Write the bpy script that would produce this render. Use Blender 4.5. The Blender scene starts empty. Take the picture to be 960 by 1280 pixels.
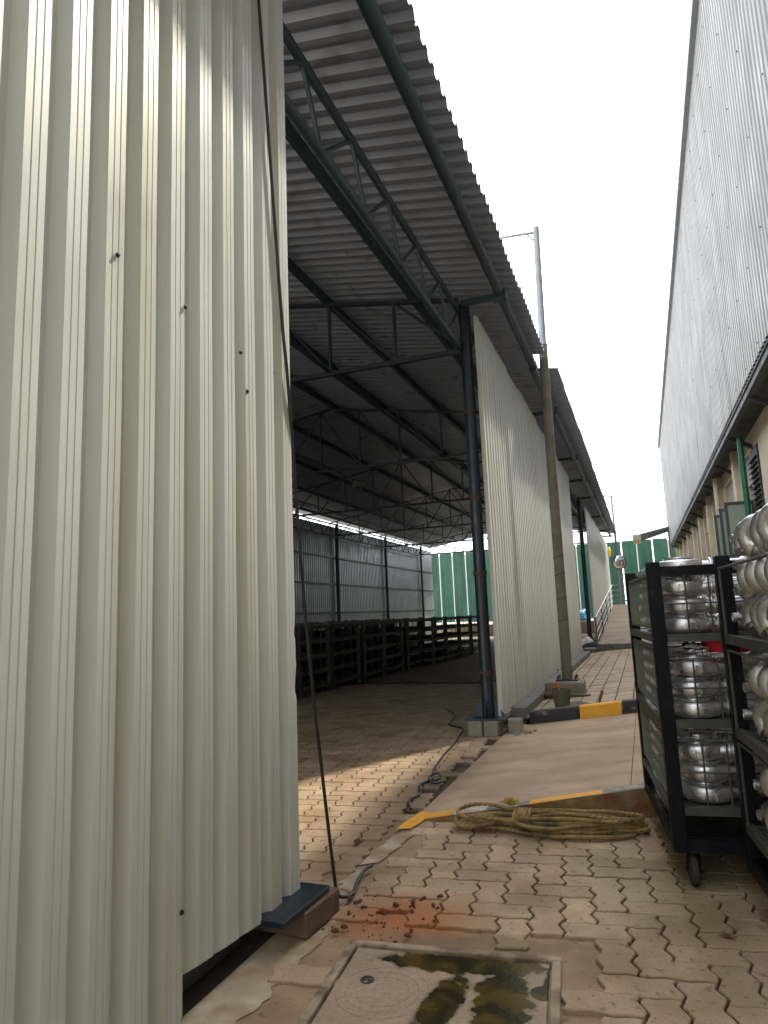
import bpy, math, random
from mathutils import Vector, Matrix
random.seed(7)
R = math.radians
scene = bpy.context.scene
COL = scene.collection

# ------------------------------------------------------------------ camera
cam_d = bpy.data.cameras.new('camera'); cam = bpy.data.objects.new('camera', cam_d); COL.objects.link(cam)
cam_d.sensor_fit = 'VERTICAL'; cam_d.sensor_height = 36.0; cam_d.lens = 36.0 * 850.0 / 1280.0
cam_d.clip_start = 0.05; cam_d.clip_end = 3000
_f = 850.0
_Y = Vector(((803 - 480) / _f, -(757 - 640) / _f, -1)).normalized()
_Z = Vector(((255 - 480) / _f, (4914.06 + 640) / _f, -1)).normalized()
_X = _Y.cross(_Z).normalized(); _Z = _X.cross(_Y)
cam.matrix_world = Matrix.Translation((0, 0, 1.3)) @ Matrix((_X, _Y, _Z)).to_4x4()
scene.camera = cam

# ------------------------------------------------------------------ light
SUN_AZ, SUN_EL = 25.0, 51.5      # azimuth to the right of +Y
w = bpy.data.worlds.new('World'); scene.world = w; w.use_nodes = True
nt = w.node_tree; nt.nodes.clear()
sky = nt.nodes.new('ShaderNodeTexSky'); sky.sky_type = 'NISHITA'; sky.sun_disc = False
sky.sun_elevation = R(SUN_EL); sky.sun_rotation = R(SUN_AZ); sky.dust_density = 4.0; sky.air_density = 1.0
hs = nt.nodes.new('ShaderNodeHueSaturation'); hs.inputs['Saturation'].default_value = 0.12; hs.inputs['Value'].default_value = 1.0
mx = nt.nodes.new('ShaderNodeMix'); mx.data_type = 'RGBA'; mx.inputs[0].default_value = 0.55
mx.inputs[7].default_value = (6.7, 7.0, 7.45, 1)      # even cloud layer over the hazy sky
bg = nt.nodes.new('ShaderNodeBackground'); bg.inputs['Strength'].default_value = 0.13
wo = nt.nodes.new('ShaderNodeOutputWorld')
nt.links.new(sky.outputs[0], hs.inputs['Color']); nt.links.new(hs.outputs[0], mx.inputs[6])
nt.links.new(mx.outputs[2], bg.inputs['Color']); nt.links.new(bg.outputs[0], wo.inputs['Surface'])
sl = bpy.data.lights.new('sun', 'SUN'); sl.energy = 1.4; sl.angle = R(2.6); sl.color = (1.0, 0.92, 0.76)
so = bpy.data.objects.new('sun', sl); COL.objects.link(so)
_d = Vector((math.sin(R(SUN_AZ)) * math.cos(R(SUN_EL)), math.cos(R(SUN_AZ)) * math.cos(R(SUN_EL)), math.sin(R(SUN_EL))))
so.rotation_euler = _d.to_track_quat('Z', 'Y').to_euler(); so.location = (5, 10, 30)
vs = scene.view_settings
vs.view_transform = 'Standard'; vs.look = 'None'; vs.exposure = 2.05; vs.gamma = 1.0; vs.use_curve_mapping = False
scene.cycles.max_bounces = 8; scene.cycles.diffuse_bounces = 5

# ------------------------------------------------------------------ materials
def new_mat(name):
    m = bpy.data.materials.new(name); m.use_nodes = True
    return m, m.node_tree, m.node_tree.nodes['Principled BSDF']

def N(nt, t, **kw):
    n = nt.nodes.new(t)
    for k, v in kw.items(): setattr(n, k, v)
    return n

def noise(nt, scale, detail=4, coord='Object', vec_scale=None):
    tc = N(nt, 'ShaderNodeNewGeometry') if coord == 'World' else N(nt, 'ShaderNodeTexCoord')
    out = tc.outputs['Position'] if coord == 'World' else tc.outputs['Object']
    if vec_scale:
        mp = N(nt, 'ShaderNodeMapping'); mp.inputs['Scale'].default_value = vec_scale
        nt.links.new(out, mp.inputs['Vector']); out = mp.outputs[0]
    n = N(nt, 'ShaderNodeTexNoise'); n.inputs['Scale'].default_value = scale; n.inputs['Detail'].default_value = detail
    nt.links.new(out, n.inputs['Vector'])
    return n.outputs['Fac']

def ramp(nt, fac, stops):
    r = N(nt, 'ShaderNodeValToRGB'); e = r.color_ramp.elements
    while len(e) < len(stops): e.new(0.5)
    for i, (p, c) in enumerate(stops):
        e[i].position = p; e[i].color = (c, c, c, 1) if isinstance(c, (int, float)) else (*c, 1)
    nt.links.new(fac, r.inputs['Fac'])
    return r.outputs['Color']

def mixc(nt, fac, a, b, mode='MIX'):
    m = N(nt, 'ShaderNodeMix', data_type='RGBA', blend_type=mode)
    for sock, v in ((m.inputs[0], fac), (m.inputs[6], a), (m.inputs[7], b)):
        if isinstance(v, (int, float)): sock.default_value = v
        elif isinstance(v, tuple): sock.default_value = (*v, 1)
        else: nt.links.new(v, sock)
    return m.outputs[2]

def bump(nt, p, h, strength, dist=0.01):
    b = N(nt, 'ShaderNodeBump'); b.inputs['Strength'].default_value = strength; b.inputs['Distance'].default_value = dist
    nt.links.new(h, b.inputs['Height']); nt.links.new(b.outputs[0], p.inputs['Normal'])

def mat(name, c, rough=0.6, metal=0.0, var=0.25, scale=6, dirt=None, dirt_amt=(0.55, 0.75), dscale=2.5, bmp=0.1, bscale=60, vs_=None, spec=None, rand=0.0, coord='World', dvs=None):
    m, nt, p = new_mat(name)
    c2 = tuple(x * (1 - var) for x in c)
    col = mixc(nt, ramp(nt, noise(nt, scale, 5, coord, vs_), [(0.3, 0.0), (0.7, 1.0)]), c2, c)
    if rand:
        oi = N(nt, 'ShaderNodeObjectInfo')
        col = mixc(nt, 1.0, col, ramp(nt, oi.outputs['Random'], [(0.0, 1 - rand), (1.0, 1 + rand * 0.3)]), 'MULTIPLY')
    if dirt:
        col = mixc(nt, ramp(nt, noise(nt, dscale, 6, coord, dvs), [(dirt_amt[0], 0.0), (dirt_amt[1], 1.0)]), col, dirt)
    nt.links.new(col, p.inputs['Base Color'])
    p.inputs['Metallic'].default_value = metal
    rr = ramp(nt, noise(nt, scale * 2.3, 3, coord), [(0.3, max(0.03, rough - 0.1)), (0.7, min(1, rough + 0.1))])
    nt.links.new(rr, p.inputs['Roughness'])
    if spec is not None: p.inputs['Specular IOR Level'].default_value = spec
    if bmp: bump(nt, p, noise(nt, bscale, 4, coord), bmp)
    return m

M = {}
M['sheet'] = mat('cream painted sheet', (0.56, 0.585, 0.565), 0.42, 0, 0.05, 1.5, dirt=(0.43, 0.40, 0.30), dirt_amt=(0.48, 0.80), dscale=1.0, bmp=0.03, bscale=6, dvs=(3, 9, 0.35))
M['roof_sheet'] = mat('bare zinc roof sheet', (0.32, 0.365, 0.46), 0.36, 0.25, 0.12, 1.2, dirt=(0.20, 0.195, 0.21), dirt_amt=(0.60, 0.75), dscale=3, bmp=0.03, bscale=6)
M['wall_silver'] = mat('bare galvanised sheet', (0.44, 0.48, 0.50), 0.42, 0.7, 0.15, 1.2, bmp=0.05, bscale=4)
M['clad'] = mat('pale grey cladding', (0.275, 0.275, 0.265), 0.55, 0, 0.10, 0.7, dirt=(0.20, 0.20, 0.185), dirt_amt=(0.48, 0.75), dscale=0.6, dvs=(1, 4, 0.4), bmp=0)
M['steel'] = mat('blue black steel paint', (0.011, 0.021, 0.036), 0.42, 0, 0.3, 6, dirt=(0.035, 0.033, 0.03), dirt_amt=(0.6, 0.75), dscale=9, bmp=0.08)
M['steel_in'] = mat('dark teal steel paint', (0.036, 0.066, 0.088), 0.5, 0, 0.3, 3, bmp=0.05)
M['galv'] = mat('weathered pole paint', (0.30, 0.31, 0.31), 0.45, 0.3, 0.15, 5, dirt=(0.25, 0.22, 0.18), dirt_amt=(0.5, 0.7), dscale=6)
M['pole_low'] = mat('brown grey stained pole', (0.19, 0.165, 0.135), 0.7, 0, 0.3, 4, dirt=(0.11, 0.11, 0.08), dirt_amt=(0.48, 0.6), dscale=4)
M['concrete'] = mat('grey concrete', (0.25, 0.22, 0.17), 0.85, 0, 0.3, 5, dirt=(0.14, 0.12, 0.09), dirt_amt=(0.55, 0.75), dscale=5, bmp=0.4)
M['concrete_pale'] = mat('pale cement', (0.45, 0.37, 0.26), 0.9, 0, 0.35, 7, dirt=(0.27, 0.185, 0.11), dirt_amt=(0.42, 0.62), dscale=6, bmp=0.35)
M['mortar_frame'] = mat('stained cement frame', (0.40, 0.31, 0.21), 0.85, 0, 0.3, 6, dirt=(0.14, 0.10, 0.06), dirt_amt=(0.48, 0.62), dscale=7, bmp=0.4)
M['plinth'] = mat('dark grey plinth', (0.17, 0.165, 0.15), 0.8, 0, 0.25, 5, dirt=(0.07, 0.065, 0.06), dirt_amt=(0.55, 0.7), dscale=4, bmp=0.3)
M['black_paint'] = mat('worn black kerb paint', (0.012, 0.012, 0.014), 0.6, 0, 0.3, 8, dirt=(0.16, 0.13, 0.10), dirt_amt=(0.60, 0.70), dscale=10, bmp=0.3)
M['yellow_paint'] = mat('worn yellow kerb paint', (0.72, 0.34, 0.02), 0.6, 0, 0.15, 8, dirt=(0.30, 0.20, 0.10), dirt_amt=(0.64, 0.72), dscale=14, bmp=0.3)
M['grey_paint'] = mat('faded grey edge paint', (0.22, 0.20, 0.18), 0.75, 0, 0.3, 9, dirt=(0.40, 0.31, 0.22), dirt_amt=(0.5, 0.62), dscale=12, bmp=0.2)
M['white_paint'] = mat('faded white edge paint', (0.55, 0.50, 0.42), 0.7, 0, 0.2, 9, dirt=(0.36, 0.27, 0.19), dirt_amt=(0.5, 0.64), dscale=12, bmp=0.2)
M['wood'] = mat('old timber', (0.15, 0.10, 0.06), 0.8, 0, 0.4, 12, dirt=(0.10, 0.07, 0.04), bmp=0.3)
M['rope'] = mat('dirty straw rope', (0.36, 0.235, 0.085), 0.9, 0, 0.45, 14, dirt=(0.10, 0.07, 0.035), dirt_amt=(0.5, 0.7), dscale=8, bmp=0.5, bscale=300)
M['rope_tuft'] = mat('yellow frayed rope end', (0.50, 0.31, 0.05), 0.9, 0, 0.3, 20)
M['cable'] = mat('black cable', (0.012, 0.012, 0.012), 0.5, 0, 0.2, 5)
M['rust_tie'] = mat('rusty wire', (0.13, 0.055, 0.03), 0.8, 0, 0.3, 20)
M['rack'] = mat('black blue trolley paint', (0.004, 0.005, 0.009), 0.5, 0, 0.3, 8, dirt=(0.02, 0.021, 0.023), dirt_amt=(0.6, 0.75), dscale=14, bmp=0.08, spec=0.2)
M['rack_grey'] = mat('worn grey trolley steel', (0.085, 0.088, 0.075), 0.5, 0.3, 0.3, 10, dirt=(0.05, 0.05, 0.04), dscale=12)
M['mesh'] = mat('olive grey mesh', (0.16, 0.17, 0.125), 0.55, 0.2, 0.25, 12)
M['rubber'] = mat('dark rubber wheel', (0.035, 0.034, 0.022), 0.8, 0, 0.3, 15)
M['pu_wheel'] = mat('yellow brown plastic wheel', (0.36, 0.24, 0.07), 0.6, 0, 0.3, 15)
M['alu'] = mat('bright cast aluminium', (0.74, 0.74, 0.75), 0.33, 0.9, 0.15, 14, dirt=(0.45, 0.45, 0.46), dirt_amt=(0.55, 0.75), dscale=7, bmp=0.15, bscale=160)
M['alu_warm'] = mat('matt cast aluminium', (0.56, 0.55, 0.53), 0.34, 0.85, 0.2, 14, dirt=(0.36, 0.35, 0.33), dirt_amt=(0.5, 0.7), dscale=8, bmp=0.2, bscale=220)
M['dark_hole'] = mat('dark bore', (0.02, 0.02, 0.02), 0.8)
M['cream_wall'] = mat('cream plaster', (0.56, 0.49, 0.36), 0.85, 0, 0.12, 3, dirt=(0.42, 0.36, 0.27), dirt_amt=(0.52, 0.75), dscale=2.0, dvs=(1, 2, 0.4), bmp=0.15)
M['grey_wall'] = mat('grey plaster', (0.34, 0.33, 0.32), 0.85, 0, 0.15, 3)
M['soffit'] = mat('dark soffit sheet', (0.035, 0.042, 0.05), 0.6, 0, 0.3, 2)
M['frame_dark'] = mat('dark window frame', (0.05, 0.055, 0.06), 0.5)
M['green_pipe'] = mat('green pipe paint', (0.005, 0.12, 0.06), 0.4, 0, 0.15, 5)
M['green'] = mat('green fence sheet', (0.012, 0.105, 0.064), 0.55, 0, 0.3, 1.2, dirt=(0.03, 0.10, 0.075), dirt_amt=(0.45, 0.7), dscale=1.5, dvs=(2, 2, .3), bmp=0, rand=0.3)
M['fence_post'] = mat('pale fence post', (0.70, 0.72, 0.68), 0.6)
M['red'] = mat('red plastic', (0.60, 0.02, 0.04), 0.4)
M['rag'] = mat('white pink rag', (0.72, 0.66, 0.66), 0.9, 0, 0.3, 12)
M['orange'] = mat('orange plastic handle', (0.62, 0.12, 0.03), 0.5)
M['bucket'] = mat('cement caked bucket', (0.12, 0.105, 0.07), 0.8, 0, 0.35, 14)
M['sack'] = mat('white plastic sack', (0.72, 0.70, 0.66), 0.6, 0, 0.2, 6)
M['blue_tarp'] = mat('blue tarpaulin', (0.10, 0.38, 0.62), 0.5)
M['yellow_plastic'] = mat('yellow lamp shell', (0.80, 0.55, 0.02), 0.4)
M['rail'] = mat('grey painted rail', (0.20, 0.22, 0.23), 0.45, 0.2)
M['canopy'] = mat('tan canopy sheet', (0.40, 0.34, 0.24), 0.7)
M['still'] = mat('dirty cage steel', (0.085, 0.08, 0.075), 0.6, 0.2, 0.4, 5)
M['far_ground'] = mat('pale dusty concrete', (0.45, 0.38, 0.29), 0.9, 0, 0.2, 0.8, bmp=0.1)
M['mirror_face'] = mat('mirror face', (0.8, 0.8, 0.78), 0.08, 1.0, 0.1, 3, bmp=0)
M['clod'] = mat('red brown clods', (0.13, 0.055, 0.03), 0.95, 0, 0.4, 30)
mg, ntg, pg = new_mat('pale green glass')
pg.inputs['Base Color'].default_value = (0.36, 0.42, 0.34, 1); pg.inputs['Roughness'].default_value = 0.08
pg.inputs['Transmission Weight'].default_value = 0.25; M['glass_green'] = mg
mg, ntg, pg = new_mat('dark window glass')
pg.inputs['Base Color'].default_value = (0.06, 0.07, 0.085, 1); pg.inputs['Roughness'].default_value = 0.06; M['glass'] = mg

def stain(nt, pos, cx, cy, rx, ry, ang, edge=0.35, wob=0.6, ws=6.0):
    """soft elliptical patch with a noisy outline, in world metres"""
    mp = N(nt, 'ShaderNodeMapping', vector_type='TEXTURE')
    mp.inputs['Location'].default_value = (cx, cy, 0); mp.inputs['Rotation'].default_value = (0, 0, ang); mp.inputs['Scale'].default_value = (rx, ry, 1000)
    nt.links.new(pos, mp.inputs['Vector'])
    ln = N(nt, 'ShaderNodeVectorMath', operation='LENGTH'); nt.links.new(mp.outputs[0], ln.inputs[0])
    nz = N(nt, 'ShaderNodeTexNoise'); nz.inputs['Scale'].default_value = ws; nz.inputs['Detail'].default_value = 6; nt.links.new(pos, nz.inputs['Vector'])
    ad = N(nt, 'ShaderNodeMath', operation='MULTIPLY_ADD'); ad.inputs[1].default_value = wob * 2; 
    nt.links.new(nz.outputs['Fac'], ad.inputs[0])
    sb = N(nt, 'ShaderNodeMath', operation='SUBTRACT'); nt.links.new(ln.outputs['Value'], sb.inputs[0]); sb.inputs[1].default_value = wob
    nt.links.new(sb.outputs[0], ad.inputs[2])
    mr = N(nt, 'ShaderNodeMapRange'); mr.inputs['From Min'].default_value = 1.0; mr.inputs['From Max'].default_value = 1.0 - edge
    nt.links.new(ad.outputs[0], mr.inputs['Value'])
    return mr.outputs[0]

def mul(nt, a, k):
    m = N(nt, 'ShaderNodeMath', operation='MULTIPLY'); nt.links.new(a, m.inputs[0])
    if isinstance(k, (int, float)): m.inputs[1].default_value = k
    else: nt.links.new(k, m.inputs[1])
    return m.outputs[0]

def paver_material(name, base, alt, dirtc, rand=True):
    m, nt, p = new_mat(name)
    pos = N(nt, 'ShaderNodeNewGeometry').outputs['Position']
    oi = N(nt, 'ShaderNodeObjectInfo')
    g = noise(nt, 5, 6, 'World')
    col = mixc(nt, ramp(nt, g, [(0.35, 0.0), (0.65, 1.0)]), base, alt)
    if rand:
        tint = ramp(nt, oi.outputs['Random'], [(0.0, (0.70, 0.66, 0.64)), (0.25, (1.0, 0.97, 0.92)), (0.5, (0.90, 0.80, 0.78)), (0.7, (1.05, 0.98, 0.90)), (0.85, (0.84, 0.86, 0.74)), (1.0, (1.16, 1.10, 1.02))])
        col = mixc(nt, 1.0, col, tint, 'MULTIPLY')
    fine = noise(nt, 90, 4, 'World')
    col = mixc(nt, ramp(nt, fine, [(0.34, 0.35), (0.55, 0.0)]), col, (0.18, 0.13, 0.085))
    # dirt
    dn = noise(nt, 2.4, 7, 'World')
    col = mixc(nt, mul(nt, ramp(nt, dn, [(0.47, 0.0), (0.64, 1.0)]), 0.75), col, dirtc)
    spk = noise(nt, 26, 6, 'World')
    col = mixc(nt, mul(nt, ramp(nt, spk, [(0.60, 0.0), (0.66, 1.0)]), 0.55), col, (0.10, 0.065, 0.035))
    # brown wet dirt along the threshold of the shed
    s1 = stain(nt, pos, -1.72, 5.0, 0.30, 1.7, 0, 0.8, 0.45, 5)
    col = mixc(nt, mul(nt, s1, 0.75), col, (0.13, 0.082, 0.045))
    s1b = stain(nt, pos, -1.62, 3.9, 0.22, 0.7, 0.1, 0.8, 0.55, 7)
    col = mixc(nt, mul(nt, s1b, 0.5), col, (0.17, 0.10, 0.055))
    s1c = stain(nt, pos, -1.6, 5.6, 0.12, 0.7, 0, 0.4, 0.6, 9)
    col = mixc(nt, mul(nt, s1c, 0.7), col, (0.075, 0.055, 0.025))
    # red earth spilt on the paving
    s2 = stain(nt, pos, -1.08, 3.00, 0.42, 0.36, 0.3, 0.8, 0.4, 6)
    col = mixc(nt, mul(nt, s2, 0.9), col, (0.33, 0.115, 0.035))
    s3 = stain(nt, pos, -0.75, 2.88, 0.55, 0.10, 0.13, 0.5, 0.7, 9)
    col = mixc(nt, mul(nt, s3, 0.7), col, (0.15, 0.10, 0.055))
    # darker olive patch by the trolley
    s4 = stain(nt, pos, 0.05, 3.6, 0.5, 0.8, 0.2, 0.9, 0.7, 3)
    col = mixc(nt, mul(nt, s4, 0.35), col, (0.16, 0.15, 0.055))
    nt.links.new(col, p.inputs['Base Color'])
    p.inputs['Roughness'].default_value = 0.82
    bump(nt, p, fine, 0.35, 0.004)
    return m

M['paver'] = paver_material('brown concrete paver', (0.45, 0.34, 0.235), (0.36, 0.265, 0.18), (0.22, 0.145, 0.075))
M['paver_rest'] = paver_material('brown concrete paver far', (0.41, 0.305, 0.20), (0.31, 0.225, 0.145), (0.21, 0.135, 0.065), False)
M['bed'] = mat('dark joint soil', (0.045, 0.028, 0.016), 0.95, 0, 0.4, 9, dirt=(0.12, 0.075, 0.04), dirt_amt=(0.5, 0.72), dscale=2, bmp=0.5)
M['mortar'] = paver_material('sandy mortar fill', (0.32, 0.215, 0.125), (0.25, 0.165, 0.095), (0.18, 0.115, 0.06), False)

def ramp_material():
    m, nt, p = new_mat('trowelled ramp concrete')
    pos = N(nt, 'ShaderNodeNewGeometry').outputs['Position']
    col = mixc(nt, ramp(nt, noise(nt, 1.4, 6, 'World'), [(0.35, 0.0), (0.65, 1.0)]), (0.34, 0.235, 0.15), (0.43, 0.31, 0.205))
    col = mixc(nt, ramp(nt, noise(nt, 2.0, 6, 'World', (0.8, 2.2, 1)), [(0.47, 0.0), (0.68, 0.6)]), col, (0.23, 0.155, 0.095))
    col = mixc(nt, ramp(nt, noise(nt, 9, 6, 'World'), [(0.58, 0.0), (0.72, 0.6)]), col, (0.25, 0.185, 0.13))
    col = mixc(nt, mul(nt, stain(nt, pos, -0.42, 6.2, 0.16, 0.10, 0.2, 0.4, 0.5, 8), 0.45), col, (0.16, 0.13, 0.10))
    col = mixc(nt, mul(nt, stain(nt, pos, -0.25, 5.6, 0.10, 0.06, 0.2, 0.4, 0.5, 8), 0.4), col, (0.16, 0.13, 0.10))
    col = mixc(nt, mul(nt, stain(nt, pos, -1.5, 5.6, 0.16, 1.5, 0, 0.9, 0.6, 6), 0.6), col, (0.17, 0.105, 0.06))
    nt.links.new(col, p.inputs['Base Color']); p.inputs['Roughness'].default_value = 0.8
    bump(nt, p, noise(nt, 40, 5, 'World'), 0.25, 0.005)
    return m
M['ramp'] = ramp_material()
M['ramp_side'] = mat('rough mossy ramp side', (0.26, 0.185, 0.075), 0.95, 0, 0.45, 8, dirt=(0.16, 0.055, 0.025), dirt_amt=(0.5, 0.62), dscale=4.5, bmp=0.6, bscale=40)

def cover_material():
    m, nt, p = new_mat('stained concrete cover')
    pos = N(nt, 'ShaderNodeNewGeometry').outputs['Position']
    col = mixc(nt, ramp(nt, noise(nt, 6, 6, 'World'), [(0.35, 0.0), (0.65, 1.0)]), (0.28, 0.20, 0.135), (0.35, 0.255, 0.175))
    col = mixc(nt, ramp(nt, noise(nt, 60, 4, 'World'), [(0.4, 0.4), (0.6, 0.0)]), col, (0.18, 0.13, 0.09))
    wet = None
    for a in ((-0.74, 2.68, 0.36, 0.085, 0.1), (-0.56, 2.47, 0.115, 0.24, 0.15), (-0.755, 2.40, 0.075, 0.22, -0.1), (-0.44, 2.56, 0.05, 0.05, 0), (-0.9, 2.66, 0.12, 0.06, 0.2), (-0.40, 2.66, 0.05, 0.14, 0)):
        s = stain(nt, pos, *a, 0.20, 0.50, 17)
        if wet is None: wet = s
        else:
            mm = N(nt, 'ShaderNodeMath', operation='MAXIMUM'); nt.links.new(wet, mm.inputs[0]); nt.links.new(s, mm.inputs[1]); wet = mm.outputs[0]
    moss = mixc(nt, ramp(nt, noise(nt, 9, 5, 'World'), [(0.42, 0.0), (0.6, 1.0)]), (0.026, 0.021, 0.010), (0.080, 0.056, 0.014))
    col = mixc(nt, wet, col, moss)
    nt.links.new(col, p.inputs['Base Color'])
    rg = N(nt, 'ShaderNodeMapRange'); rg.inputs['To Min'].default_value = 0.75; rg.inputs['To Max'].default_value = 0.16
    nt.links.new(wet, rg.inputs['Value']); nt.links.new(rg.outputs[0], p.inputs['Roughness'])
    bump(nt, p, noise(nt, 45, 5, 'World'), 0.2, 0.004)
    return m
M['cover'] = cover_material()

# ------------------------------------------------------------------ mesh helpers
class MB:
    def __init__(s): s.v = []; s.f = []; s.mi = []
    def add(s, vs, fs, mi=0):
        o = len(s.v); s.v += [tuple(v) for v in vs]; s.f += [tuple(i + o for i in f) for f in fs]; s.mi += [mi] * len(fs); return s
    def box(s, a, b, mi=0, ch=0.0):
        x0, y0, z0 = a; x1, y1, z1 = b
        if ch <= 0:
            return s.add([(x0,y0,z0),(x1,y0,z0),(x1,y1,z0),(x0,y1,z0),(x0,y0,z1),(x1,y0,z1),(x1,y1,z1),(x0,y1,z1)],
                  [(0,3,2,1),(4,5,6,7),(0,1,5,4),(1,2,6,5),(2,3,7,6),(3,0,4,7)], mi)
        c = ch
        vs = []
        for z, i in ((z0, 0), (z1 - c, 0), (z1, c)):
            for (sx, sy, px, py) in ((1,1,x0,y0),(-1,1,x1,y0),(-1,-1,x1,y1),(1,-1,x0,y1)):
                a1 = (px + sx * (c if True else 0) + sx * i, py + sy * i); a2 = (px + sx * i, py + sy * c + sy * i)
                pr_ = (a2, a1) if (sx, sy) in ((1,1),(-1,-1)) else (a1, a2)
                for q in pr_: vs.append((q[0], q[1], z))
        fs = []
        for l in (0, 8):
            for k in range(8): fs.append((l + k, l + (k + 1) % 8, l + 8 + (k + 1) % 8, l + 8 + k))
        fs.append(tuple(range(16, 24))); fs.append(tuple(range(7, -1, -1)))
        return s.add(vs, fs, mi)
    def quad(s, pts, mi=0): return s.add(pts, [tuple(range(len(pts)))], mi)
    def bar(s, p0, p1, w_, h_=None, mi=0, up=(0, 0, 1)):
        p0 = Vector(p0); p1 = Vector(p1); d = (p1 - p0).normalized(); u = Vector(up)
        if abs(d.dot(u)) > 0.98: u = Vector((1, 0, 0))
        a = d.cross(u).normalized(); b = a.cross(d).normalized(); h_ = h_ or w_
        a *= w_ / 2; b *= h_ / 2
        vs = [p + x for p in (p0, p1) for x in (-a - b, a - b, a + b, -a + b)]
        return s.add(vs, [(3,2,1,0),(4,5,6,7),(0,1,5,4),(1,2,6,5),(2,3,7,6),(3,0,4,7)], mi)
    def cyl(s, p0, p1, r0, r1=None, n=12, mi=0, caps=True):
        p0 = Vector(p0); p1 = Vector(p1); d = (p1 - p0).normalized(); r1 = r0 if r1 is None else r1
        u = Vector((0, 0, 1)) if abs(d.z) < 0.9 else Vector((1, 0, 0))
        a = d.cross(u).normalized(); b = d.cross(a).normalized()
        vs = []
        for p, r in ((p0, r0), (p1, r1)):
            for k in range(n):
                t = 2 * math.pi * k / n; vs.append(p + a * (r * math.cos(t)) + b * (r * math.sin(t)))
        fs = [(k, n + k, n + (k + 1) % n, (k + 1) % n) for k in range(n)]
        if caps: fs += [tuple(range(n)), tuple(range(2 * n - 1, n - 1, -1))]
        return s.add(vs, fs, mi)
    def lathe(s, prof, c=(0, 0, 0), n=24, axis='z', mi=0, mod=None, close=False):
        vs = []
        for (r, z) in prof:
            for k in range(n):
                t = 2 * math.pi * k / n; rr = r * (mod(t) if mod else 1)
                x, y = rr * math.cos(t), rr * math.sin(t)
                p = (x, y, z) if axis == 'z' else ((z, x, y) if axis == 'x' else (y, z, x))
                vs.append((p[0] + c[0], p[1] + c[1], p[2] + c[2]))
        m_ = len(prof); fs = []
        for j in range(m_ if close else m_ - 1):
            j2 = (j + 1) % m_
            for k in range(n): fs.append((j * n + k, j * n + (k + 1) % n, j2 * n + (k + 1) % n, j2 * n + k))
        return s.add(vs, fs, mi)
    def tube(s, pts, r, n=8, mi=0, rf=None):
        pts = [Vector(p) for p in pts]; vs = []; m_ = len(pts)
        a = None
        for i, p in enumerate(pts):
            d = (pts[min(i + 1, m_ - 1)] - pts[max(i - 1, 0)]).normalized()
            if a is None:
                u = Vector((0, 0, 1)) if abs(d.z) < 0.9 else Vector((1, 0, 0)); a = d.cross(u).normalized()
            a = (a - d * a.dot(d)).normalized(); b = d.cross(a)
            for k in range(n):
                t = 2 * math.pi * k / n; rr = rf(i, t) if rf else r
                vs.append(p + a * (rr * math.cos(t)) + b * (rr * math.sin(t)))
        fs = []
        for i in range(m_ - 1):
            for k in range(n): fs.append((i * n + k, i * n + (k + 1) % n, (i + 1) * n + (k + 1) % n, (i + 1) * n + k))
        fs += [tuple(range(n - 1, -1, -1)), tuple(range((m_ - 1) * n, m_ * n))]
        return s.add(vs, fs, mi)
    def mesh(s, name, mats, smooth=False):
        me = bpy.data.meshes.new(name); me.from_pydata(s.v, [], s.f)
        if not isinstance(mats, (list, tuple)): mats = [mats]
        for m_ in mats: me.materials.append(M[m_] if isinstance(m_, str) else m_)
        if len(mats) > 1: me.polygons.foreach_set('material_index', s.mi)
        if smooth:
            me.polygons.foreach_set('use_smooth', [True] * len(me.polygons))
            try: me.set_sharp_from_angle(angle=R(38))
            except Exception: pass
        me.update(); return me

def link(name, me, parent=None, loc=(0, 0, 0), rot=(0, 0, 0)):
    o = bpy.data.objects.new(name, me); COL.objects.link(o); o.location = loc; o.rotation_euler = rot
    if parent: o.parent = parent
    return o
def build(name, mb, mats, parent=None, loc=None, smooth=False, rot=(0, 0, 0)):
    """mb in world metres; a part's own location cancels its parent's base point"""
    if loc is None: loc = tuple(-parent['_base'][k] for k in range(3)) if (parent and '_base' in parent.keys()) else (0, 0, 0)
    return link(name, mb.mesh(name, mats, smooth), parent, loc, rot)
def thing(name, label, cat, loc=(0, 0, 0), rz=0, group=None, base=False):
    o = bpy.data.objects.new(name, None); COL.objects.link(o); o.location = loc; o.rotation_euler = (0, 0, rz)
    o.empty_display_size = 0.2
    o['label'] = label; o['category'] = cat
    if group: o['group'] = group
    if base: o['_base'] = list(loc)
    return o
def tag(o, label, cat, group=None):
    o['label'] = label; o['category'] = cat
    if group: o['group'] = group
    return o
def struct(o): o['kind'] = 'structure'; return o
def stuff(o): o['kind'] = 'stuff'; return o
def copy_tree(o, parent=None):
    c = o.copy(); COL.objects.link(c); c.parent = parent
    for ch in list(o.children): copy_tree(ch, c)
    return c

# ------------------------------------------------------------------ ground
def grid_sheet(x0, x1, y0, y1, z, nx, ny, amp=0.0):
    mb = MB(); vs = []
    for j in range(ny + 1):
        for i in range(nx + 1):
            vs.append((x0 + (x1 - x0) * i / nx, y0 + (y1 - y0) * j / ny, z + random.uniform(-amp, amp)))
    fs = [(j * (nx + 1) + i, j * (nx + 1) + i + 1, (j + 1) * (nx + 1) + i + 1, (j + 1) * (nx + 1) + i) for j in range(ny) for i in range(nx)]
    return mb.add(vs, fs)
mb = MB(); mb.quad([(-600, -600, -0.035), (600, -600, -0.035), (600, 600, -0.035), (-600, 600, -0.035)])
struct(build('ground', mb, 'far_ground'))

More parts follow.
